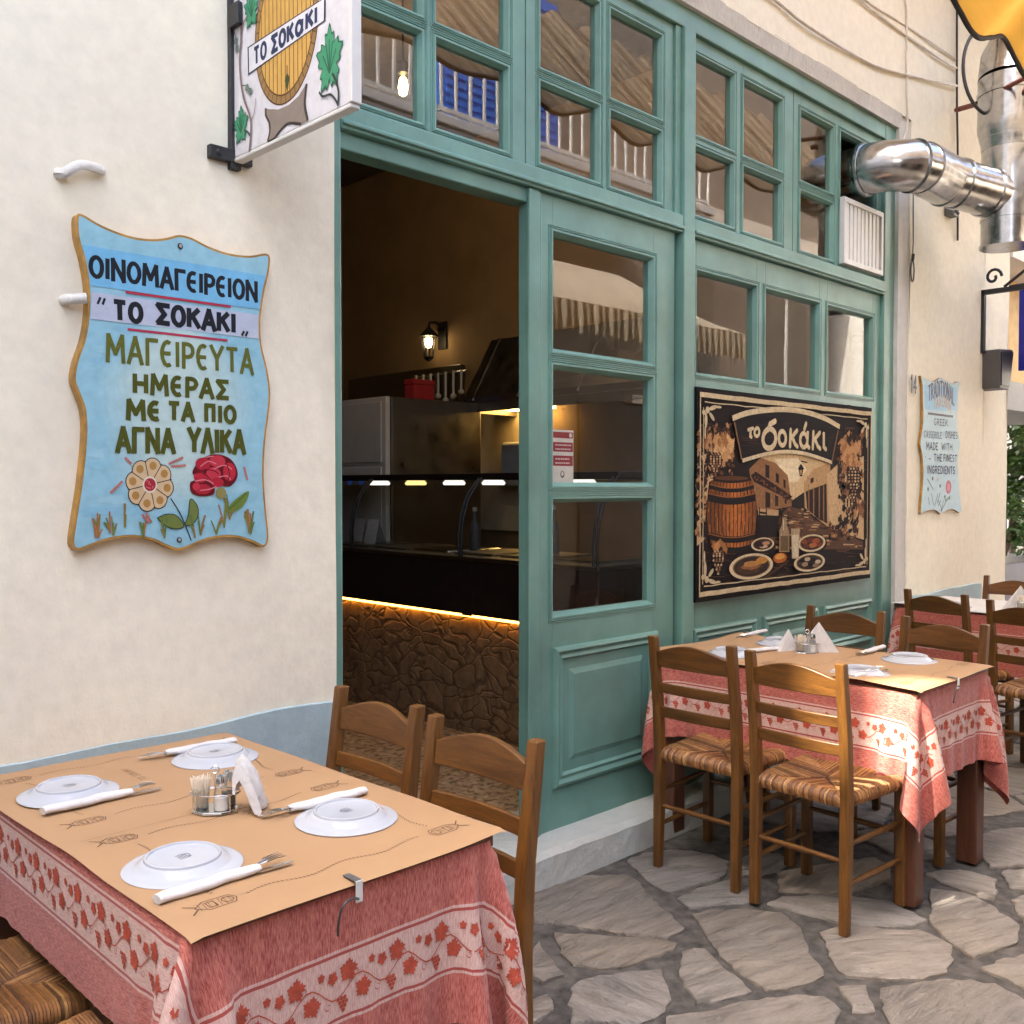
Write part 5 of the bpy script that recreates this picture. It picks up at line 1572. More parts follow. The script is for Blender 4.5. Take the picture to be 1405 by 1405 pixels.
# border
bw = .020
for (a, b, wd) in (((PX0+.012, PZ1-.034), (PX1-.020, PZ1-.034), .022), ((PX0+.012, PZ0+.036), (PX1-.020, PZ0+.036), .022), ((PX1-.022, PZ0+.03), (PX1-.022, PZ1-.03), .012), ((PX0+.016, PZ0+.03), (PX0+.016, PZ1-.03), .008),
                   ((PX0+.05, PZ1-.066), (PX1-.07, PZ1-.066), .005), ((PX0+.05, PZ0+.070), (PX1-.07, PZ0+.070), .005), ((PX1-.060, PZ0+.08), (PX1-.060, PZ1-.09), .005), ((PX0+.040, PZ0+.08), (PX0+.040, PZ1-.09), .005)):
    n = 24; pts = [(a[0]+(b[0]-a[0])*i/n+rs.uniform(-.0015, .0015), a[1]+(b[1]-a[1])*i/n+rs.uniform(-.002, .002)) for i in range(n+1)]
    cv.stroke(pts, wd, lin(218, 198, 160))
cv.layer()
for (cx, cz, sx, sz) in ((PX0+.07, PZ1-.10, 1, -1), (PX1-.09, PZ1-.10, -1, -1), (PX0+.07, PZ0+.10, 1, 1), (PX1-.09, PZ0+.10, -1, 1)):
    for (dx, dz, ra, rb, rot) in ((0, 0, .016, .016, 0), (.042, -.012, .034, .010, -.25*sz), (.034, .028, .026, .010, .7*sz), (-.012, .046, .011, .034, 0), (-.028, .012, .014, .012, 0), (.085, -.018, .026, .006, 0), (-.018, .10, .006, .03, 0)):
        cv.disc(cx+sx*dx, cz+sz*dz, ra, rb, lin(214, 194, 158), 12, rot*sx)
local(cv.mb.build('print', M['paintrough'], None, fixn=False), po)

# ================================================================== DUCTS, CABLES, FITTINGS
dk = thing('exhaust_duct', 'galvanised elbow duct coming out of the transom window into a vertical pipe', 'duct', (6.06, -.45, 3.1))
def dtube(name, pts, r, m=M['galv'], n=36, parent=dk, loc=(6.06, -.45, 3.1), cap=True):
    w = MB(); w.tube([Vector(p)-Vector(loc) for p in pts], r, n, cap); return w.build(name, m, parent, smooth=40)
EL = [(5.20, .25, 3.185), (5.20, -.02, 3.185), (5.22, -.17, 3.18), (5.32, -.255, 3.175), (5.50, -.27, 3.17), (5.62, -.30, 3.165), (5.80, -.365, 3.15), (6.05, -.455, 3.125)]
RD_ = .136
def mitre(name, a, b, r=RD_): return dtube(name, [a, b], r)
dtube('window_section', [(5.20, .28, 3.185), (5.20, -.03, 3.185)], RD_-.004)
dtube('rim', [(5.20, -.005, 3.185), (5.20, -.02, 3.185), (5.20, -.035, 3.185)], [RD_+.008, RD_+.012, RD_+.008])
dtube('elbow', [(5.20, -.03, 3.185), (5.205, -.12, 3.184), (5.28, -.225, 3.182), (5.40, -.265, 3.18)], RD_)
dtube('elbow', [(5.36, -.262, 3.18), (5.42, -.266, 3.18), (5.66, -.272, 3.175), (5.70, -.285, 3.17)], RD_+.003)
dtube('pipe_section', [(5.68, -.28, 3.172), (5.76, -.325, 3.158), (5.90, -.385, 3.142), (6.06, -.45, 3.125)], RD_-.002)
for p, q in (((5.30, -.24), (5.31, -.244)), ((5.665, -.273), (5.68, -.279)), ((5.735, -.31), (5.75, -.318)), ((5.93, -.396), (5.945, -.402))):
    dtube('seam_ring', [(*p, 3.18 if p[0] < 5.5 else 3.172-(p[0]-5.66)*.12), (*q, 3.18 if q[0] < 5.5 else 3.172-(q[0]-5.66)*.12)], RD_+.007)
VX, VY = 6.06, -.47
dtube('vertical_pipe', [(VX, VY, 2.84), (VX, VY, 3.42)], RD_+.004)
dtube('seam_ring', [(VX, VY, 2.985), (VX, VY, 3.0)], RD_+.009)
dtube('seam_ring', [(VX, VY, 2.83), (VX, VY, 2.845)], RD_+.012)
dtube('reducer', [(VX, VY, 3.39), (VX, VY, 3.43), (VX, VY, 3.50), (VX, VY, 3.54)], [RD_+.006, RD_+.010, RD_+.028, RD_+.03])
dtube('upper_pipe', [(VX, VY, 3.53), (VX, VY, 3.80)], RD_+.028)
dtube('seam_ring', [(VX, VY, 3.70), (VX, VY, 3.72)], RD_+.035)
dtube('seam_ring', [(VX, VY, 3.45), (VX, VY, 3.46)], RD_+.016)
dtube('upper_elbow', [(VX, VY, 3.79), (VX+.02, VY, 3.90), (VX+.18, VY-.02, 4.05), (VX+.55, VY-.05, 4.35), (VX+.9, VY-.08, 4.7)], [RD_+.03, RD_+.03, RD_+.05, RD_+.05, RD_+.05])
def tagmesh(mb, name, m, label, cat, group=None, smooth=50, bevel=0, org=(0, 0, 0)):
    return tag(mb.build(name, m, None, smooth=smooth, bevel=bevel, org=org), label, cat, group)
def cat3(pts, k=6):
    n = len(pts); out = []
    for i in range(n-1):
        p0, p1, p2, p3 = [Vector(q) for q in (pts[max(i-1, 0)], pts[i], pts[i+1], pts[min(i+2, n-1)])]
        for j in range(k):
            t = j/k; out.append(.5*((2*p1)+(-p0+p2)*t+(2*p0-5*p1+4*p2-p3)*t*t+(-p0+3*p1-3*p2+p3)*t**3))
    out.append(Vector(pts[-1])); return out
YC = -.045
def wy(px, py, y=YC): return on_y(px, py, y)
def cab(pxs, r, m, label, name='cable', y=YC):
    w = MB(); P = [wy(*p, y) for p in pxs]; w.tube(cat3(P), r, 6); return tagmesh(w, name, m, label, 'cable', None, 60, 0, P[0])
cab([(980,-60),(1063,0),(1100,30),(1150,62),(1200,90),(1250,104),(1313,118)], .008, M['cable'], 'thick pale cable sagging lowest across the wall above the shopfront')
cab([(1120,-50),(1180,0),(1215,28),(1245,50),(1280,74),(1313,94)], .007, M['cable'], 'pale cable above the sagging one, running down to the corner', y=-.044)
cab([(1122,-52),(1184,-2),(1250,40),(1313,82)], .0055, M['cable'], 'thinnest pale cable, topmost on the wall, running to the corner', y=-.040)
cab([(1242,-60),(1242,0),(1244,20),(1244,120),(1245,170),(1239,193)], .006, M['cable'], 'pale cable dropping straight down beside the window corner')
cab([(1313,-20),(1313,60),(1313,140),(1314,210),(1314,330)], .007, M['darkcable'], 'dark thin cable running straight down the wall behind the duct')
w = MB(); P = [wy(1253, 262, -.05), wy(1253, 330, -.05), wy(1252, 358, -.05)]; w.tube(P, .0035, 6)
q = wy(1252, 372, -.05); w.tube([q+Vector((.022*math.cos(t), 0, .062*math.sin(t)))for t in [2*PI*i/16 for i in range(16)]], .0045, 5, closed=True)
w.tube([q+Vector((0, 0, .06)), q+Vector((.0, -.004, .10))], .010, 6)
tagmesh(w, 'pull_string', M['darkcable'], 'thin cord hanging down the wall ending in a pale loop', 'string', None, 60, 0, q)
w = MB(); c = on_y(1358, 98, -.40)
w.tube([c+Vector((.26*math.cos(t)*.72, -.26*math.cos(t)*.3, .25*math.sin(t))) for t in [2*PI*i/40 for i in range(40)]], .010, 8, closed=True)
tagmesh(w, 'cable_loop', M['darkcable'], 'round loop of black cable hanging beside the upper pipe', 'cable', None, 60, 0, c)
w = MB(); a, b = on_y(1312, 151, -.06), on_y(1412, 122, -.62); w.tube([a, b], .016, 6); w.tube([on_y(1340, 141, -.30), on_y(1412, 104, -.66)], .013, 6)
tagmesh(w, 'rusty_rod', M['rust'], 'rusty iron rods crossing in front of the vertical pipe', 'rod', None, 40, 0, a)
w = MB(); p = on_y(1302, 290, -.04); w.box((p.x-.05, -.08, p.z-.035), (p.x+.05, -.03, p.z+.035)); w.tube([(p.x, -.08, p.z), (p.x, -.10, p.z-.03)], .01, 6)
tagmesh(w, 'junction_box', M['grey'], 'small dark box on the wall under the duct', 'box', None, 40, .004, (p.x, -.03, p.z))
# remains of old fixings on the left wall
w = MB(); a = on_y(88, 237, -.05); b = on_y(112, 226, -.06); c = on_y(141, 234, -.04)
w.tube(cat3([a+Vector((-.012, .02, 0)), a, b, c], 4), .0115, 8, squash=(.8, 1.25)); w.lathe([(.018, 0), (.014, .006), (.0, .007)], (a.x-.004, -.04, a.z-.004), 8)
tagmesh(w, 'wall_hook', M['reveal'], 'plaster coated curved old hook above the painted sign', 'hook', None, 50, 0, a)
w = MB(); a = on_y(92, 411, -.045); b = on_y(119, 409, -.06); w.tube(cat3([a+Vector((-.005, .02, 0)), a, b], 4), .0125, 8, squash=(.8, 1.1))
tagmesh(w, 'wall_stub', M['reveal'], 'short plaster coated stub sticking out beside the painted sign', 'fixing', None, 50, 0, a)

# the shop next door
sp = thing('wall_speaker', 'dark grey wedge shaped loudspeaker on the wall corner', 'loudspeaker', (7.05, .02, 2.1))
w = MB(); w.prism([(-.13, .26), (.13, .28), (.06, .0), (-.12, .0)], lambda p: (p[0], -.16, p[1]), lambda p: (p[0], 0, p[1])); w.build('cabinet', M['grey'], sp, bevel=.008)
w = MB(); w.prism([(-.11, .24), (.11, .26), (.045, .02), (-.105, .02)], lambda p: (p[0], -.168, p[1]), lambda p: (p[0], -.161, p[1])); w.build('grille', M['black'], sp)
br = thing('sign_bracket', 'black wrought iron bracket with scroll on the far pilaster', 'bracket', (6.90, -.03, 2.62))
w = MB(); w.box((-.02, -.02, -.28), (.02, 0, .14)); w.box((-.02, -1.0, .11), (.02, 0, .14))
w.tube([(0, -.07-.055*math.cos(t)*(1-t/9), .22+.06*math.sin(t)*(1-t/9)) for t in [i*.45 for i in range(16)]], .010, 6)
w.tube([(0, -.14, .145), (0, -.36, .30), (0, -.6, .42)], .010, 6); w.build('scroll', M['black'], br, smooth=40)
bs_ = thing('blue_sign', 'deep blue flat sign hanging from the wrought iron bracket', 'sign', (7.35, -.05, 2.25))
w = MB(); w.box((-.015, -.50, 0.0), (.015, -.07, .58)); w.build('panel', M['navy'], bs_, bevel=.003)
w = MB(); w.tube([(0, 0, .60), (0, -.44, .60)], .010, 6); w.tube([(0, -.15, .57), (0, -.15, .60)], .006, 6); w.tube([(0, -.38, .57), (0, -.38, .60)], .006, 6); w.build('hook', M['black'], bs_)
lt = thing('street_lantern', 'black lantern tangled in creeper beside the vertical pipe', 'lantern', (6.90, -.62, 2.80))
w = MB(); w.lathe([(.0, .30), (.03, .27), (.13, .18), (.14, .16), (.10, .15), (.07, -.02), (.0, -.05)], (0, 0, 0), 6); w.build('housing', M['black'], lt, smooth=20)
w = MB()
for k in range(60):
    a = rs.uniform(0, 6.3); c = Vector((rs.uniform(-.10, .10), rs.uniform(-.14, .14), rs.uniform(-.14, .14))); u = Vector((math.cos(a), math.sin(a), rs.uniform(-.5, .5)))*.03; v_ = Vector((-math.sin(a), math.cos(a), .3))*.014
    w.add([c-u, c+v_, c+u, c-v_], [(0, 1, 2, 3)])
w.build('creeper', M['bark'], lt, fixn=False)
nbh = thing('neighbour_house', 'house next door with shop opening beyond the far pilaster', 'building', (9, .3, 0))
def npart(mb, name, m, **k):
    o = mb.build(name, m, None, **k); o.location = (-9, -.3, 0); o.parent = nbh; return o
w = MB(); w.box((7.56, .0, 3.1), (12.5, 3.0, 7)); w.box((13.4, 1.9, 0), (14.2, 4.5, 3.1)); npart(w, 'wall', M['farwall'])
w = MB(); w.box((7.56, .30, 2.28), (10.4, .40, 3.1)); npart(w, 'fascia', M['amber'])
w = MB(); w.box((7.56, .25, 2.05), (10.4, 1.4, 2.28)); npart(w, 'soffit', M['grey'])
w = MB(); w.box((7.56, .30, .0), (10.4, .38, .80)); npart(w, 'stall_riser', M['grey'])
fh = thing('far_house', 'sunlit white house at the end of the alley', 'building', (16, 0, 0))
w = MB(); w.box((14.5, -12, 0), (20, 12, 6.5)); o = w.build('wall', M['farwall'], None); o.location = (-16, 0, 0); o.parent = fh
w = MB()
for y in (-6, -2.8, .6, 3.4):
    w.box((14.47, y, .1), (14.49, y+1.1, 2.2))
o = w.build('doors', M['blue'], None); o.location = (-16, 0, 0); o.parent = fh
def bush(name, label, x, y, z0, rad, hgt, n, seed, cat='plant', trunk=True, leafsize=.055):
    r = random.Random(seed)
    t = thing(name, label, cat, (x, y, 0))
    if trunk:
        w = MB(); w.tube([(0, 0, 0), (.03, .02, z0*.6), (.0, .0, z0+hgt*.4)], [.05, .04, .02], 8)
        for k in range(5):
            a = r.uniform(0, 6.3); w.tube([(0, 0, z0), (rad*.5*math.cos(a), rad*.5*math.sin(a), z0+hgt*.5)], [.022, .008], 6)
        w.build('trunk', M['bark'], t, smooth=50)
    w = MB()
    cl = [(r.uniform(-.8, .8)*rad, r.uniform(-.8, .8)*rad, z0+r.uniform(.1, .95)*hgt, r.uniform(.25, .5)*rad) for _ in range(16)]
    for k in range(n):
        c = r.choice(cl); d = Vector((r.gauss(0, 1), r.gauss(0, 1), r.gauss(0, 1))).normalized()*c[3]*r.uniform(.5, 1.05)
        p = Vector(c[:3])+d; a = Vector((r.gauss(0, 1), r.gauss(0, 1), r.gauss(0, .6))).normalized()*leafsize*r.uniform(.7, 1.3); b = a.cross(Vector((r.gauss(0, 1), r.gauss(0, 1), r.gauss(0, 1)))).normalized()*leafsize*.45
        w.add([p-a, p+b, p+a, p-b], [(0, 1, 2, 3)])
    w.build('crown' if trunk else 'leaves', M['leaf'], t, fixn=False)
    return t
bush('small_tree', 'small green tree in place of reflected greenery beyond the far pilaster', 12.0, 1.45, 1.7, .8, 1.5, 3500, 5, 'tree')  # tree and shrub stand in for greenery reflected in the shop glass
bush('potted_shrub', 'dark green shrub in a white pot, in place of reflections next door', 9.4, .66, .80, .32, .95, 1800, 8, 'shrub', True, .04)
w = MB(); w.lathe([(.10, .0), (.16, .02), (.19, .30), (.20, .32), (.17, .32), (.16, .28), (.0, .28)], (9.4, .66, .5), 20)
pt_ = tagmesh(w, 'flower_pot', M['white'], 'white pot standing in the shop opening next door', 'pot', None, 40, 0, (9.4, .66, .5))
w = MB(); w.box((7.6, .42, .0), (10.3, 1.3, .5)); tagmesh(w, 'display_bench', M['white'], 'low white bench in the shop opening next door', 'bench', None, None, .01, (9, .9, 0))

# ================================================================== CHAIRS
def build_chair():
    t = thing('chair', 'c', 'chair')
    WD, WH = M['wood'], M['woodH']
    # back posts rake backwards above the seat
    def postpts(y): return [(-.175, y, 0), (-.170, y, .22), (-.168, y, .44), (-.178, y, .62), (-.212, y, .882)]
    for y in (-.168, .168):
        w = MB(); P = postpts(y); a, b = .0165, .0175
        vs = []; fs = []
        for i, p in enumerate(P):
            k = 1.0 if i < 4 else .92
            k2 = .86 if i == 0 else 1
            for sx, sy in ((-1, -1), (1, -1), (1, 1), (-1, 1)): vs.append((p[0]+sx*a*k*k2, p[1]+sy*b*k2*(k if i == 4 else 1), p[2]))
        for i in range(len(P)-1):
            for j in range(4): fs.append((i*4+j, i*4+(j+1) % 4, (i+1)*4+(j+1) % 4, (i+1)*4+j))
        fs += [(0, 3, 2, 1), tuple((len(P)-1)*4+j for j in range(4))]
        w.add(vs, fs); w.build('back_post', WD, t, bevel=.004)
    def xat(z): return -.178-(z-.62)*.130 if z > .62 else -.168-(z-.44)*.055
    def rail(z0, z1, arch, name, th=.017):
        w = MB(); n = 12; vs = []; fs = []
        for i in range(n+1):
            u = -1+2*i/n; y = u*.152
            bow = -.012*(1-u*u)
            top = z1+arch*(math.cos(u*PI*.62)-math.cos(PI*.62))/(1-math.cos(PI*.62))
            for z in (z0, top):
                for dx in (th/2, -th/2): vs.append((xat(z)+bow+dx, y, z))
        for i in range(n):
            a = i*4
            fs += [(a, a+4, a+5, a+1), (a+2, a+3, a+7, a+6), (a, a+2, a+6, a+4), (a+1, a+5, a+7, a+3)]
        fs += [(0, 1, 3, 2), (n*4, n*4+2, n*4+3, n*4+1)]
        w.add(vs, fs); w.build(name, WH, t, smooth=30, bevel=.003)
    rail(.768, .826, .034, 'crest_rail')
    rail(.668, .706, .002, 'slat', .013); rail(.575, .615, .002, 'slat', .013)
    for y in (-.182, .182):
        w = MB(); w.box((.168, y-.0165, 0), (.202, y+.0165, .438)); w.build('leg', WD, t, bevel=.004)
    def rung(name, a, b, r=.0095): w = MB(); w.tube([a, tuple((a[i]+b[i])/2 for i in range(3)), b], [r*.8, r*1.15, r*.8], 8); return w.build(name, WH, t, smooth=50)
    for y0, y1 in ((-.168, -.182), (.168, .182)):
        rung('stretcher', (-.172, y0, .16), (.185, y1, .16)); rung('stretcher', (-.170, y0, .29), (.185, y1, .29))
    rung('stretcher', (.185, -.182, .25), (.185, .182, .25)); rung('stretcher', (-.170, -.168, .235), (-.170, .168, .235))
    # rush seat: cords wrap over each rail and run in to the two diagonals
    w = MB()
    c4 = [(-.168, -.160), (.196, -.186), (.196, .186), (-.168, .160)]
    zc = .446
    cen = Vector((.012, 0))
    r_ = random.Random(11)
    TAN = [lin(160, 112, 60), lin(138, 92, 46), lin(182, 134, 78), lin(118, 76, 38), lin(150, 100, 54), lin(98, 62, 32)]
    for s_ in range(4):
        A, Bp = Vector(c4[s_]), Vector(c4[(s_+1) % 4])
        d = Bp-A; L = d.length; inn = Vector((-d.y, d.x)).normalized()
        if inn.dot(cen-A) < 0: inn = -inn
        n = int(L/.0064)
        for i in range(n):
            u = (i+.5)/n
            p0 = A+d*u
            depth = min(u, 1-u)*L*.98 if s_ % 2 else min(u, 1-u)*L*1.02
            depth = min(depth, .181)
            p1 = p0+inn*max(.010, depth)
            w.cc = r_.choice(TAN)
            rr = .0037*r_.uniform(.85, 1.2)
            out_ = -inn
            dz = r_.uniform(-.0015, .0015)
            sag = .010*(depth/.18)
            pts = [(*(p0+out_*.006), zc-.036), (*(p0+out_*.014), zc-.018+dz), (*(p0+out_*.008), zc-.002+dz), (*(p0+inn*.012), zc+.006+dz), (*(p0+(p1-p0)*.55), zc+.003-sag*.6+dz), (*p1, zc-.003-sag+dz)]
            w.tube(pts, rr, 5, cap=True)
    w.cc = lin(70, 46, 26); w.box((-.165, -.155, zc-.036), (.190, .155, zc-.010))
    w.build('seat', M['rush'], t, smooth=60, fixn=False)
    return t
C0 = build_chair()
def put(o, x, y, deg, label, group=None):
    o.location = (x, y, 0); o.rotation_euler = (0, 0, R(deg)); o['label'] = label
    if group: o['group'] = group
    return o
GR = 'rush seated wooden taverna chairs'
put(C0, 3.140, -.475, 1, 'wooden rush seat chair at the far table, nearer the green door', GR)
for a in ((3.108, -.915, -2, 'wooden rush seat chair with its back to us at the street end of far table'),
          (4.005, -.430, 182, 'dark wooden chair against the green shopfront behind the far table'),
          (3.925, -.885, 176, 'wooden chair on the far side of the far table, in front of the third table'),
          (1.352, -.432, 180, 'wooden chair beside the blue dado, behind the near table'),
          (1.322, -.885, 181, 'wooden chair behind the near table, closer to the street and the doorstep'),
          (.612, -.435, 0, 'rush seat tucked under the left side of the near table, nearer the wall'),
          (.575, -.865, 1, 'rush seat at the bottom left corner, nearest the camera'),
          (5.430, -.465, -12, 'wooden chair at the third table, standing next to the white wall reveal'),
          (5.235, -.955, -8, 'wooden chair at the third table cut by the right edge of the photo'),
          (6.205, -.425, 180, 'wooden chair on the far side of the third table, against the white wall')):
    put(copy_tree(C0), *a, GR)

# ================================================================== TABLES, CLOTHS
HU, HV, TZ = .320, .545, .750
def build_table():
    t = thing('table', 't', 'table')
    w = MB(); w.box((-HU, -HV, TZ-.028), (HU, HV, TZ-.004)); w.build('tabletop', M['tablewood'], t, bevel=.003)
    w = MB(); w.box((-HU+.05, -HV+.05, TZ-.11), (HU-.05, HV-.05, TZ-.028)); w.build('apron', M['tablewood'], t)
    for sx in (-1, 1):
        for sy in (-1, 1):
            w = MB(); cx, cy = sx*(HU-.045), sy*(HV-.045)
            w.box((cx-.038, cy-.038, 0), (cx+.038, cy+.038, TZ-.11)); w.build('leg', M['tablewood'], t, bevel=.005)
    return t
T0 = build_table()
TABS = [(1.006, -.590, 0, 'dark wooden table in the foreground under a red cloth'), (3.595, -.612, 0, 'dark wooden table with square legs in front of the green panels'), (5.88, -.60, -3, 'dark wooden third table at the right edge of the photo')]
tabs = []
for i, (x, y, a, lb) in enumerate(TABS):
    o = T0 if i == 0 else copy_tree(T0)
    put(o, x, y, a, lb, 'taverna tables along the wall'); tabs.append(o)

def drape(seed, folds, shift):
    """the hanging cloth settles over the table (position based dynamics); returns the grid and its unfolded coordinates"""
    rg = np.random.RandomState(seed)
    nu, nv = 65, 87
    U = np.linspace(-CLU, CLU, nu); V = np.linspace(-CLV, CLV, nv)
    P = np.zeros((nu, nv, 3)); P[..., 0] = U[:, None]+shift; P[..., 1] = V[None, :]; P[..., 2] = 0
    UVg = P[..., :2].copy(); UVg[..., 0] -= shift
    fixed = (np.abs(P[..., 0]) <= HU+.004) & (np.abs(P[..., 1]) <= HV+.004)
    w = np.where(fixed, 0.0, 1.0)
    free = ~fixed
    # start: overhang bent down part of the way with small waves
    prev = P.copy()
    P[..., 2] += np.where(free, rg.uniform(-.004, .004, (nu, nv)), 0)
    for (fx, fy, amp, s) in folds:                   # gentle sideways push makes folds where the photograph has them
        g = np.exp(-((P[..., 0]-fx)**2+(P[..., 1]-fy)**2)/(2*s*s)); P[..., 2] += np.where(free, g*amp, 0)
    du, dv = U[1]-U[0], V[1]-V[0]
    def sol(a, b, wa, wb, L, k):
        d = b-a; ln = np.sqrt((d*d).sum(-1))+1e-9
        ws = wa+wb; ws = np.where(ws == 0, 1, ws)
        c = (k*(ln-L)/ln/ws)[..., None]*d
        return a+wa[..., None]*c, b-wb[..., None]*c
    dd_ = math.hypot(du, dv)
    cons = []
    for (oi, oj, L, k) in ((1, 0, du, 1.0), (0, 1, dv, 1.0), (1, 1, dd_, .55), (1, -1, dd_, .55), (2, 0, 2*du, .12), (0, 2, 2*dv, .12)):
        for par in range(2):
            cons.append((oi, oj, L, k, par))
    dt = .012
    for it in range(330):
        vel = (P-prev)*.985
        prev = P.copy()
        P = P+np.where(free[..., None], vel, 0)
        P[..., 2] -= np.where(free, 9.8*dt*dt, 0)
        for _ in range(7):
            for (oi, oj, L, k, par) in cons:
                sh = max(oi, abs(oj))
                if oi > 0:
                    ia = np.arange(0, nu-oi); ia = ia[((ia//oi) % 2) == par]
                    ja = np.arange(max(0, -oj), nv-max(0, oj))
                else:
                    ia = np.arange(nu); ja = np.arange(0, nv-oj); ja = ja[((ja//oj) % 2) == par]
                A = np.ix_(ia, ja); Bx = np.ix_(ia+oi, ja+oj)
                a, b = sol(P[A], P[Bx], w[A], w[Bx], L, k)
                P[A] = a; P[Bx] = b
            # keep outside the table block
            px, py, pz = P[..., 0], P[..., 1], P[..., 2]
            inn = free & (np.abs(px) < HU+.003) & (np.abs(py) < HV+.003) & (pz < 0)
            top = inn & (pz > -.006)
            P[..., 2] = np.where(top, 0, P[..., 2])
            side = inn & ~top
            ex = HU+.003-np.abs(px); ey = HV+.003-np.abs(py)
            xs = side & (ex <= ey); ys = side & (ex > ey)
            P[..., 0] = np.where(xs, np.sign(px)*(HU+.003), P[..., 0]); P[..., 1] = np.where(ys, np.sign(py)*(HV+.003), P[..., 1])
            P[..., 2] = np.maximum(P[..., 2], -.70)
    return P, UVg
def cloth_object(P, UVg, name, mat, flip):
    nu, nv = P.shape[:2]
    vs = P.reshape(-1, 3).copy(); uv = UVg.reshape(-1, 2)
    tu = np.zeros_like(P); tv = np.zeros_like(P)
    tu[1:-1] = P[2:]-P[:-2]; tu[0] = P[1]-P[0]; tu[-1] = P[-1]-P[-2]
    tv[:, 1:-1] = P[:, 2:]-P[:, :-2]; tv[:, 0] = P[:, 1]-P[:, 0]; tv[:, -1] = P[:, -1]-P[:, -2]
    N = np.cross(tu, tv); N /= (np.linalg.norm(N, axis=-1, keepdims=True)+1e-9)
    V = [tuple(p) for p in vs]; F = []; UVL = []; MI = []
    for i in range(nu-1):
        for j in range(nv-1):
            q = (i*nv+j, (i+1)*nv+j, (i+1)*nv+j+1, i*nv+j+1); F.append(q); UVL += [tuple(uv[k]) for k in q]; MI.append(0)
    def surf(u, v, h):
        fi = (u+CLU)/(2*CLU)*(nu-1); fj = (v+CLV)/(2*CLV)*(nv-1)
        i = int(min(max(fi, 0), nu-2)); j = int(min(max(fj, 0), nv-2)); a, b = fi-i, fj-j
        g = lambda G: G[i, j]*(1-a)*(1-b)+G[i+1, j]*a*(1-b)+G[i, j+1]*(1-a)*b+G[i+1, j+1]*a*b
        return g(P)+g(N)*h
    # the printed vine: leaves, grapes, tendrils along all four borders
    def addpoly(pts, h=.0016, fan=True):
        o = len(V); k = len(pts)
        cx = sum(p[0] for p in pts)/k; cy = sum(p[1] for p in pts)/k
        for p in pts+[(cx, cy)]: V.append(tuple(surf(p[0], p[1], h)))
        for q in range(k):
            f = (o+q, o+(q+1) % k, o+k); F.append(f); UVL.extend([(0, 0)]*3); MI.append(1)
    def addquad(pts, h=.0014):
        o = len(V)
        for p in pts: V.append(tuple(surf(p[0], p[1], h)))
        F.append(tuple(range(o, o+4))); UVL.extend([(0, 0)]*4); MI.append(1)
    r = random.Random(5)
    for side in range(4):
        Ls = 2*(CLU if side in (0, 2) else CLV)
        def bp(s, e):                               # s along the border, e from the hem
            if side == 0: return (-CLU+s, -CLV+e)
            if side == 1: return (CLU-e, -CLV+s)
            if side == 2: return (CLU-s, CLV-e)
            return (-CLU+e, CLV-s)
        e0 = .152
        n = int((Ls-.30)/.013); 
        stem = lambda s: e0+.016*math.sin(s*2*PI/.105)
        for i in range(n):
            s0, s1 = .15+i*(Ls-.30)/n, .15+(i+1)*(Ls-.30)/n
            wd = .0012; addquad([bp(s0, stem(s0)-wd), bp(s1, stem(s1)-wd), bp(s1, stem(s1)+wd), bp(s0, stem(s0)+wd)])
        k = int((Ls-.30)/.105)
        for m_ in range(k):
            sb = .15+(m_+.5)*(Ls-.30)/k
            for (ds, de, sc, rot) in ((0, .026, .0195, .2), (.030, -.010, .018, 2.6), (-.034, .022, .012, 1.0), (.050, .030, .008, 4.0)):
                pts = []
                for q in range(30):
                    t = 2*PI*q/30; rr = sc*(.84+.13*math.cos(5*t)+.11*math.cos(15*t))
                    pts.append(bp(sb+ds+rr*math.cos(t+rot), e0+de+rr*math.sin(t+rot)))
                addpoly(pts)
            for row in range(5):                    # bunch of grapes
                for c in range(4-row if row else 3):
                    cx = sb-.012+(c-(3-row)/2)*.0072; cy = e0-.016-row*.0068
                    addpoly([bp(cx+.0038*math.cos(2*PI*q/7), cy+.0038*math.sin(2*PI*q/7)) for q in range(7)])
            for (ds, de, ph) in ((.012, .018, 0), (-.045, -.020, 2)):   # tendrils
                last = None
                for q in range(10):
                    t = q*.7; a = (sb+ds+.009*(1-q/12)*math.cos(t+ph), e0+de+.009*(1-q/12)*math.sin(t+ph))
                    if last: addquad([bp(last[0], last[1]-.0007), bp(a[0], a[1]-.0007), bp(a[0]+.0006, a[1]+.0007), bp(last[0]+.0006, last[1]+.0007)])
                    last = a
    me = bpy.data.meshes.new(name); me.from_pydata(V, [], F)
    me.materials.append(mat); me.materials.append(M['motif'])
    me.polygons.foreach_set('material_index', MI); me.polygons.foreach_set('use_smooth', [True]*len(F))
    ul = me.uv_layers.new(name='UVMap'); ul.data.foreach_set('uv', [c for p in UVL for c in p])
    me.update()
    o = bpy.data.objects.new(name, me); COL.objects.link(o)
    return o
P1, UVg = drape(4, [(.05, -CLV, .05, .10), (.62, -.6, .05, .12), (-.62, .1, .03, .12), (-.6, -.5, -.02, .1)], .075)
cl1 = cloth_object(P1, UVg, 'tablecloth', M['cloth'], 1)
GC = 'red tablecloths with vine borders'
tag(cl1, 'red woven tablecloth with pale vine border on the foreground table', 'tablecloth', GC)
cl1.location = (TABS[0][0], TABS[0][1], TZ)
P2, UVg2 = drape(9, [(.62, .5, .05, .12), (.05, CLV, .04, .10), (-.3, CLV, -.03, .08), (.6, -.2, .03, .14)], -.01)
cl2 = cloth_object(P2, UVg2, 'tablecloth', M['cloth'], 1)
cl2['category'] = 'tablecloth'; cl2['group'] = GC
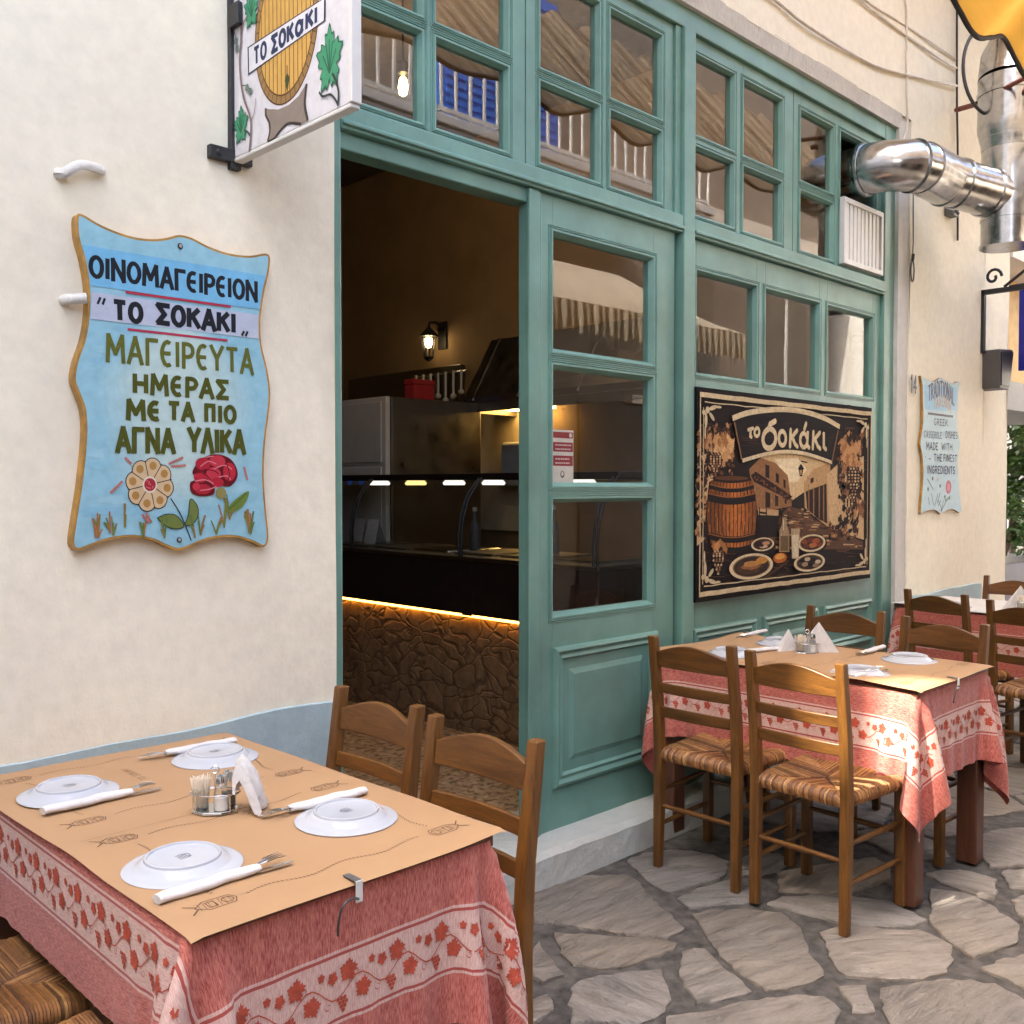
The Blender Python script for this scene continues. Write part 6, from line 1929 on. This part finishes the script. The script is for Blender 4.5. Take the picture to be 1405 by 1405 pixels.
for i, lb in ((1, 'red woven tablecloth with vine border on the far table, its corner in the sun'), (2, 'red tablecloth on the third table at the right edge')):
    c = cl2 if i == 1 else cl2.copy()
    if i == 2: COL.objects.link(c)
    c.location = (TABS[i][0], TABS[i][1], TZ); c.rotation_euler = (0, 0, R(180+TABS[i][2])); c['label'] = lb

# ------------------------------------------------------------------ paper covers
def paper(name, mat, label, x, y, rz, curl, group=None, prints=True, seed=1):
    r = random.Random(seed)
    nx, ny = 34, 56
    hx, hy = HU+.016, HV+.018
    def hz(a, b):
        z = .0035+.0012*math.sin(a*9+b*5)+.0012*math.sin(b*13-a*3)+.001
        over = max(0, abs(a)-HU-.002)+max(0, abs(b)-HV-.002)
        z -= over*.25
        for (cx, cy, s, amp) in curl: z += amp*math.exp(-((a-cx)**2+(b-cy)**2)/(2*s*s))
        return z
    w = MB(); vs = []; fs = []
    for i in range(nx+1):
        for j in range(ny+1):
            a = -hx+2*hx*i/nx; b = -hy+2*hy*j/ny
            vs.append((a, b, hz(a, b)))
    for i in range(nx):
        for j in range(ny):
            q = i*(ny+1)+j; fs.append((q, q+ny+1, q+ny+2, q+1))
    w.add(vs, fs)
    if prints:
        w.mi = 1
        cvp = Canvas(lambda a, b, h: (a, b, hz(a, b)+h), step=.00003, h0=.0005)
        def rope(p, q, amp=.008, wl=.16):
            L = math.hypot(q[0]-p[0], q[1]-p[1]); n = int(L/.0075)
            tx, ty = (q[0]-p[0])/L, (q[1]-p[1])/L
            P = [(p[0]+tx*L*i/n-ty*amp*math.sin(2*PI*i/n*L/wl), p[1]+ty*L*i/n+tx*amp*math.sin(2*PI*i/n*L/wl)) for i in range(n+1)]
            for i in range(n):
                a, b = P[i], P[i+1]; cvp.stroke([(a[0]-ty*.0025-tx*.001, a[1]+tx*.0025-ty*.001), (a[0]+ty*.0025+tx*.002, a[1]-tx*.0025+ty*.002)], .0022, (1, 1, 1))
        def emblem(x_, y_, ang, s=1.0):
            def T(a, b): return (x_+(a*math.cos(ang)-b*math.sin(ang))*s, y_+(a*math.sin(ang)+b*math.cos(ang))*s)
            def ln(pts, wd=.0018): cvp.stroke([T(*p) for p in pts], wd, (1, 1, 1))
            ln([(-.034, .0), (-.026, .016), (.020, .018), (.040, .0)]); ln([(-.034, 0), (-.026, -.016), (.020, -.018), (.040, 0)])
            ln([(.036, .004), (.052, .020)], .003); ln([(.036, -.004), (.052, -.020)], .003)
            for k in range(7): ln([(-.024+k*.009, -.014), (-.020+k*.009, .014)], .0010)
            ln(arc(-.018, 0, .010, .010, 0, 360, 12)); ln([(.004, -.010), (.018, -.010), (.018, .010), (.004, .010), (.004, -.010)])
        def words(x_, y_, ang, s):
            x0 = 0
            for c in 'TO ΣOKAKI':
                wd, sts = GL[c]
                for st_ in sts:
                    P = [((x0+p[0])*s, p[1]*s) for p in st_]
                    cvp.stroke([(x_+a*math.cos(ang)-b*math.sin(ang), y_+a*math.sin(ang)+b*math.cos(ang)) for a, b in P], .0012, (1, 1, 1))
                x0 += wd+.22
        # four place settings, mirrored about the middle line
        for sx in (-1, 1):
            for sy in (-1, 1):
                emblem(sx*.245, sy*.475, PI if sx < 0 else 0); emblem(sx*.235, sy*.075, PI if sx < 0 else 0)
            rope((sx*.235, -.435), (sx*.225, -.12)); rope((sx*.235, .435), (sx*.225, .12))
        for sy in (-1, 1):
            rope((-.19, sy*.475), (.19, sy*.475)); rope((-.18, sy*.08), (.18, sy*.08))
        words(-.05, -.03, R(90)-PI, .022) if False else None
        words(.02, -.045, R(-90), .020); words(-.12, -.43, R(90), .0001) if False else None
        cvp.stroke([(-.30, -.045), (-.06, -.03)], .0008, (1, 1, 1)); cvp.stroke([(.045, -.05), (.045, -.17)], .0008, (1, 1, 1))
        words(-.02, .27, R(90), .018)
        for f in cvp.mb.f: pass
        o_ = len(w.v); w.v += cvp.mb.v; w.f += [tuple(i+o_ for i in f) for f in cvp.mb.f]; w.m += [1]*len(cvp.mb.f); w.c += [(1, 1, 1)]*len(cvp.mb.f)
    o = w.build(name, [mat, M['ink']], None, smooth=60, fixn=False)
    o.location = (x, y, TZ); o.rotation_euler = (0, 0, R(rz))
    return tag(o, label, 'table paper', group), hz
p1, hz1 = paper('paper_cover', M['kraft'], 'brown kraft paper cover printed with rope lines on the foreground table', 1.006, -.590, 0.6, [(.33, -.56, .05, .004), (-.33, -.10, .08, .006)], 'brown table papers')
p2, hz2 = paper('paper_cover', M['kraft'], 'brown paper cover on the far table, one corner lit by the sun', 3.595, -.612, 0, [(-.30, .5, .14, .012), (.30, .55, .10, .012), (.2, -.5, .1, .006), (-.33, -.30, .10, .010)], 'brown table papers')
p3_, hz3 = paper('paper_cover', M['whitepaper'], 'white paper cover on the third table', 5.88, -.60, -3, [(-.3, .5, .12, .01)], None, False)

# ------------------------------------------------------------------ plates upside down, cutlery in napkins, cruets
def build_plate():
    t = thing('plate', 'p', 'plate')
    w = MB(); w.lathe([(.1000, .0005), (.1040, .0000), (.1052, .0020), (.1030, .0036), (.0960, .0052), (.0850, .0068), (.0815, .0085), (.0740, .0150), (.0700, .0178), (.0672, .0186), (.0662, .0225), (.0640, .0236), (.0618, .0230), (.0606, .0196), (.055, .0186), (.0, .0182)], (0, 0, 0), 56)
    w.build('dish', M['porcelain'], t, smooth=35)
    cvp = Canvas(lambda a, b, h: (a, b, .0185+h), step=.00003, h0=.0003)
    for k in range(4): cvp.stroke([(-.010+k*.005, -.006), (-.008+k*.005, .006)], .0016, (1, 1, 1))
    cvp.stroke([(p[0], p[1]) for p in arc(.006, 0, .007, .008, -100, 140, 10)], .0018, (1, 1, 1)); cvp.stroke([(-.013, -.010), (.012, -.010)], .0015, (1, 1, 1)); cvp.stroke([(-.010, .010), (.004, .010)], .0015, (1, 1, 1))
    cvp.mb.build('maker_mark', M['greyink'], t, fixn=False)
    return t
PL = build_plate()
GP = 'white plates set upside down'
def onp(i, x, y): return (x, y, TZ+.0052)
plates = [(.797, -.880, 12, 'upside down white plate nearest the camera on the near table'), (1.152, -.878, 190, 'upside down white plate by the right corner of the near table'),
          (.807, -.305, 20, 'upside down white plate at the left edge of the near table'), (1.177, -.272, 200, 'upside down white plate behind the cruet stand on the near table'),
          (3.40, -.890, 10, 'white plate beside the sunlit corner of the far table paper'), (3.80, -.900, 190, 'white plate on the street end of the far table, far side'),
          (3.42, -.330, 10, 'white plate half hidden behind the nearer chair back at the far table'), (3.80, -.335, 190, 'white plate behind the napkins on the far table'),
          (5.68, -.33, 0, 'white plate on the third table')]
for i, (x, y, a, lb) in enumerate(plates):
    o = PL if i == 0 else copy_tree(PL)
    o.location = onp(0, x, y); o.rotation_euler = (0, 0, R(a)); o['label'] = lb; o['group'] = GP
def build_roll():
    t = thing('cutlery_roll', 'k', 'cutlery')
    w = MB(); n = 14
    pts = [(-.105+i*.0145, .0025*math.sin(i*.9), .0098+.0006*math.sin(i*1.7)) for i in range(n)]
    rad = [.0096, .0104, .0106, .0108, .0110, .0112, .0112, .0112, .0114, .0112, .0112, .0104, .0094, .0080]
    w.tube(pts, rad, 14, squash=(1.28, .82)); w.build('napkin', M['napkin'], t, smooth=50)
    w = MB()                                        # fork: neck and four tines
    w.tube([(.07, .004, .012), (.095, .006, .014), (.104, .007, .015)], [.003, .004, .0065], 8, squash=(1.2, .35))
    for k in range(4):
        y = -.004+k*.0066; w.tube([(.100, y*.8+.002, .015), (.118, y+.001, .0170), (.140, y*1.25+.0018, .0155)], [.0015, .0013, .0008], 6)
    w.build('fork', M['chrome'], t, smooth=50)
    w = MB(); w.prism([(.06, -.012), (.12, -.018), (.142, -.0175), (.150, -.0120), (.140, -.0085), (.10, -.0060), (.06, -.004)], lambda p: (p[0], p[1], .0060), lambda p: (p[0], p[1], .0075)); w.build('knife', M['chrome'], t, bevel=.0003)
    return t
RO = build_roll()
GK = 'cutlery rolled in paper napkins'
def zt(x, y): return on_z(x, y, TZ+.012)
rolls = [((215, 1237), (345, 1195), 'napkin roll with fork and knife in front of the nearest plate'), ((58, 1115), (168, 1090), 'napkin roll with fork and knife before the plate at the left table edge'),
         ((500, 1086), (405, 1110), 'napkin roll with fork and knife behind the right corner plate'), ((322, 1017), (232, 1034), 'napkin roll with fork and knife by the wall, topmost on the near table'),
         ((1170, 930), (1215, 917), 'napkin roll beside the sunlit corner of the far table'), ((1212, 888), (1180, 898), 'napkin roll behind the street end plate of the far table'),
         ((1020, 895), (1050, 892), 'napkin roll half hidden behind the chair back on the far table'), ((1050, 866), (1020, 873), 'napkin roll at the wall end of the far table')]
for i, (a, b, lb) in enumerate(rolls):
    o = RO if i == 0 else copy_tree(RO)
    pa, pb = zt(*a), zt(*b); d = pb-pa; ang = math.atan2(d.y, d.x)
    mid = pa+d.normalized()*.105
    o.location = (mid.x, mid.y, TZ+.0052); o.rotation_euler = (0, 0, ang); o['label'] = lb; o['group'] = GK
def build_cruet():
    t = thing('cruet_stand', 'q', 'cruet stand')
    w = MB()
    oct_ = [(.047*math.cos(R(22.5+45*k))*1.1, .036*math.sin(R(22.5+45*k))) for k in range(8)]
    w.prism(oct_, lambda p: (p[0], p[1], .0), lambda p: (p[0]*.95, p[1]*.95, .006)); w.build('base', M['chrome'], t, bevel=.0015)
    w = MB(); w.tube([(.046*math.cos(2*PI*k/24)*1.12, .034*math.sin(2*PI*k/24), .040) for k in range(24)], .0018, 6, closed=True)
    for k in range(4): a = R(45+90*k); w.tube([(.05*math.cos(a), .033*math.sin(a), .004), (.05*math.cos(a)*1.0, .034*math.sin(a), .041)], .0016, 6)
    w.tube([(0, 0, .005), (0, 0, .080)], .0018, 6); w.tube([(.008*math.cos(2*PI*k/14), 0, .088+.008*math.sin(2*PI*k/14)) for k in range(14)], .0017, 6, closed=True)
    w.build('wire_holder', M['chrome'], t, smooth=60)
    w = MB(); w.lathe([(.0165, .006), (.017, .010), (.0185, .050), (.019, .052), (.0175, .050), (.016, .010), (.0, .008)], (-.030, 0, 0), 20); w.build('toothpick_cup', M['jar'], t, smooth=50, fixn=False)
    w = MB(); r = random.Random(2)
    for k in range(46):
        a = r.uniform(0, 6.28); q = math.sqrt(r.random())
        w.tube([(-.030+.0125*q*math.cos(a), .0125*q*math.sin(a), .010), (-.030+.0225*q*math.cos(a)+r.uniform(-.002, .002), .0225*q*math.sin(a)+r.uniform(-.002, .002), .072+r.uniform(-.004, .004))], .00115, 5)
    w.build('toothpicks', M['pick'], t, smooth=60)
    for (cx, cy, fill, nm) in ((.016, -.016, 'salt', 'salt_shaker'), (.024, .018, 'pepper', 'pepper_shaker')):
        w = MB(); w.lathe([(.0150, .006), (.0158, .010), (.0158, .038), (.0135, .054), (.0115, .062)], (cx, cy, 0), 16)
        sh = w.build(nm, M['jar'], t, smooth=35, fixn=False)
        w = MB(); w.lathe([(.0, .0075), (.0140, .0078), (.0143, .034), (.0, .035)], (cx, cy, 0), 14); w.build('contents', M[fill], sh, smooth=40)
        w = MB(); w.lathe([(.0128, .060), (.0130, .070), (.0105, .079), (.0, .082)], (cx, cy, 0), 16); w.build('cap', M['chrome'], sh, smooth=40)
    return t
CR0 = build_cruet()
GQ = 'wire cruet stands'
for i, (x, y, a, lb) in enumerate(((.985, -.640, -40, 'wire cruet stand with toothpicks and shakers on the near table'), (3.672, -.530, -40, 'wire cruet stand with toothpicks and shakers on the far table'), (5.86, -.66, -30, 'wire cruet stand on the third table'))):
    o = CR0 if i == 0 else copy_tree(CR0)
    o.location = (x, y, TZ+.0052); o.rotation_euler = (0, 0, R(a)); o['label'] = lb; o['group'] = GQ
def folded_napkin(x, y, rz, label, tall, half, group):
    """paper napkin folded over and tucked beside the shakers: two thick leaves hanging from a rolled top"""
    w = MB(); n = 14
    prof = [(-.012, .050), (-.011, .085), (-.007, tall-.012), (.002, tall), (.013, tall-.012), (.026, .085), (.039, .045), (.047, .012), (.043, .003), (.033, .005), (.024, .026), (.013, .060), (.004, .080), (-.003, .070), (-.007, .048)]
    vs = []; fs = []
    for i in range(n+1):
        u = -1+2*i/n
        for (a, z) in prof:
            taper = half*(1-.42*(z/tall)**1.2)
            vs.append((a*(1+.12*math.sin(u*3))+.003*math.sin(u*5+z*40), u*taper+.003*math.sin(z*60+u*2), max(.0008, z*(1-.10*u*u)+.003*math.sin(u*6)*(z/tall))))
    k = len(prof)
    for i in range(n):
        for j in range(k): fs.append((i*k+j, i*k+(j+1) % k, (i+1)*k+(j+1) % k, (i+1)*k+j))
    fs += [tuple(range(k)), tuple(n*k+q for q in range(k))[::-1]]
    w.add(vs, fs); o = w.build('folded_napkin', M['napkin'], None, smooth=50)
    o.location = (x, y, TZ+.0055); o.rotation_euler = (0, 0, R(rz)); return tag(o, label, 'napkin', group)
folded_napkin(1.022, -.682, -40, 'white folded napkin leaning on the near cruet stand', .118, .036, None)
def tri_napkin(x, y, rz, label):
    w = MB(); w.prism([(-.085, 0), (.085, 0), (.004, .125)], lambda p: (p[0], -.002-.012*(1-p[1]/.125), p[1]), lambda p: (p[0], .004+.02*(1-p[1]/.125), p[1]))
    o = w.build('folded_napkin', M['napkin'], None, bevel=.001); o.location = (x, y, TZ+.0055); o.rotation_euler = (0, 0, R(rz)); return tag(o, label, 'napkin')
tri_napkin(3.715, -.555, -46, 'white triangular napkin standing behind the far cruet stand')
tri_napkin(3.66, -.45, -20, 'smaller white napkin fold left of the far cruet stand').scale = (.6, 1, .72)
tri_napkin(5.90, -.62, -46, 'white triangular napkin on the third table')
# tablecloth clips
def clip(x, y, label):
    t = thing('tablecloth_clip', label, 'clip', (x, y, TZ))
    w = MB(); w.box((-.007, -.004, .006), (.007, .034, .008)); w.build('spring', M['grey'], t, bevel=.0006)
    w = MB(); w.box((-.007, -.0075, -.030), (.007, -.0050, .0078)); w.build('tab', M['white'], t, bevel=.0006)
    w = MB(); w.tube(cat3([(-.004, -.010, -.022), (-.02, -.013, -.016), (-.040, -.014, -.024), (-.046, -.010, -.055), (-.044, -.006, -.075)]), .0022, 6); w.build('cord', M['darkcable'], t, smooth=60)
    return t
clip(.983, -.590-HV-.018, 'metal clip with black cord on the front edge of the near table')
clip(3.56, -.612-HV-.018, 'dark clip on the front edge of the far table')
